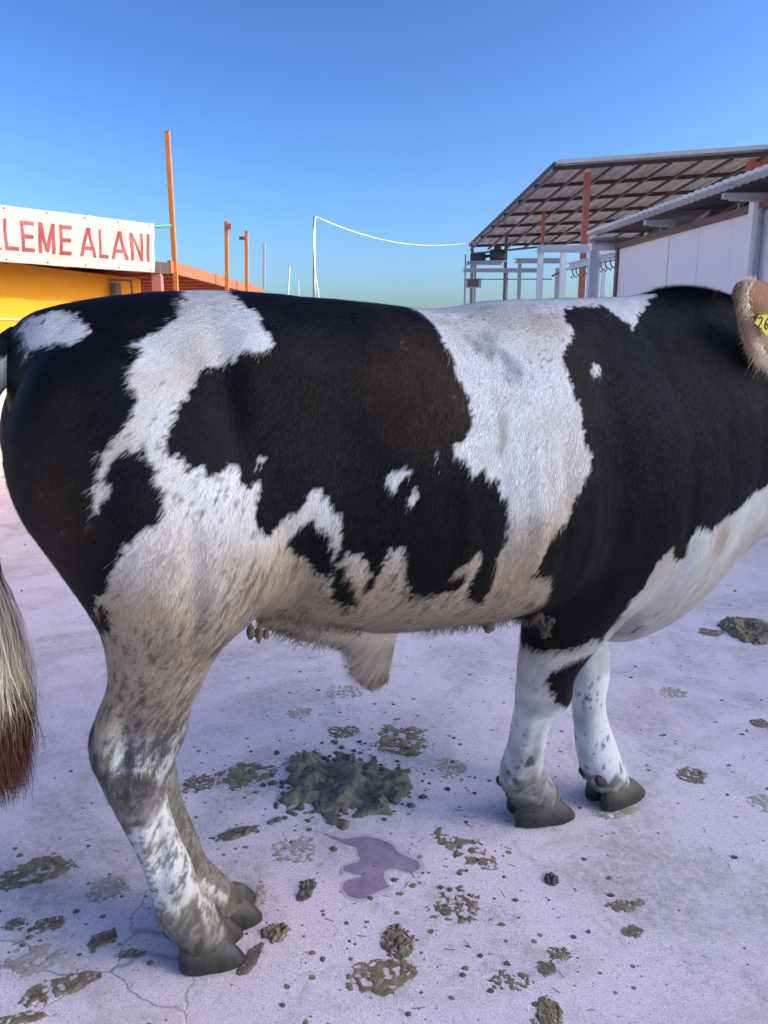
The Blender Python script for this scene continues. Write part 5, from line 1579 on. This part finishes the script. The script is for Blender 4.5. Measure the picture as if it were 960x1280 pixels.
m, t, p = new_mat('wet_concrete')
tc = nd(t, 'ShaderNodeTexCoord').outputs['Object']
c = ramp(t, noise_node(t, tc, 16, 5, 0.6), [(0.35, (0.25, 0.185, 0.23)), (0.65, (0.37, 0.29, 0.335))])
c = mixc(t, ramp(t, noise_node(t, tc, 150, 3, 0.8), [(0.66, (0, 0, 0)), (0.72, (0.5, 0.5, 0.5))]), c, (0.62, 0.55, 0.60))
t.links.new(c, p.inputs['Base Color'])
p.inputs['Roughness'].default_value = 0.13
bump(t, p, noise_node(t, tc, 45, 4, 0.6), 0.18, 0.003)
M_WET = m
M_DAMP = worn('damp_concrete', (0.52, 0.40, 0.43), (0.60, 0.48, 0.50), 30, 0.45)
puddle('puddle', 'shallow mauve wet puddle in front of the dung heap', [(-0.2, 2.096), (-0.165, 2.072), (-0.126, 2.057), (-0.076, 2.076), (-0.025, 2.064), (0.025, 2.037), (0.049, 1.988), (0.097, 1.963), (0.112, 1.927), (0.082, 1.903), (0.047, 1.917), (0.019, 1.927), (-0.005, 1.903), (0.005, 1.86), (0.023, 1.85), (-0.005, 1.837), (-0.034, 1.812), (-0.067, 1.799), (-0.101, 1.805), (-0.117, 1.843), (-0.112, 1.876), (-0.082, 1.883), (-0.059, 1.893), (-0.118, 1.91), (-0.124, 1.938), (-0.096, 1.945), (-0.072, 1.952), (-0.078, 1.988), (-0.087, 2.026), (-0.15, 2.049)], 0.0018, M_WET, M_DAMP)

# crumbs strewn over the yard
crumbs = MB()
rr = random.Random(5)
centres = [(-0.15, 2.35, .28), (-0.5, 2.3, .3), (-0.8, 1.7, .3), (0.2, 1.75, .3), (0.6, 2.2, .5), (1.3, 2.8, .6), (0.3, 1.5, .3), (-0.3, 3.0, .5), (1.9, 3.6, .6)]
for k in range(1000):
    if rr.random() < 0.5:
        cx, cy, sg = rr.choice(centres)
        x, y = rr.gauss(cx, sg), rr.gauss(cy, sg)
    else:
        y = 1.2 + 8 * rr.random() ** 2.0; x = rr.uniform(-0.62, 0.62) * (y + 0.6)
    if y < 1.0: continue
    r = 0.0016 + 0.008 * rr.random() ** 6 * (1 + 0.12 * y)
    lump(crumbs, x, y, r, rr, 0.55)
tag(crumbs.build('dung_crumbs', M_CRUMB, None, False), kind='stuff')
flakes = MB()
for k in range(1300):
    cx, cy, sg = rr.choice(centres)
    x, y = rr.gauss(cx, sg * 1.1), rr.gauss(cy, sg * 1.1)
    if y < 1.1: continue
    r = 0.0025 + 0.010 * rr.random() ** 4
    lump(flakes, x, y, r, rr, 0.12)
tag(flakes.build('dung_flakes', M_OLIVE, None, True), kind='stuff')
straw = MB()
for k in range(260):
    cx, cy, sg = rr.choice(centres)
    x, y = rr.gauss(cx, sg * 1.3), rr.gauss(cy, sg * 1.3)
    if y < 1.1: continue
    a = rr.uniform(0, 3.14); L_ = rr.uniform(0.008, 0.03)
    straw.beam((x, y, 0.0015), (x + math.cos(a) * L_, y + math.sin(a) * L_, 0.003), 0.0016, 0.0012)
tag(straw.build('straw_bits', M_OLIVE), kind='stuff')
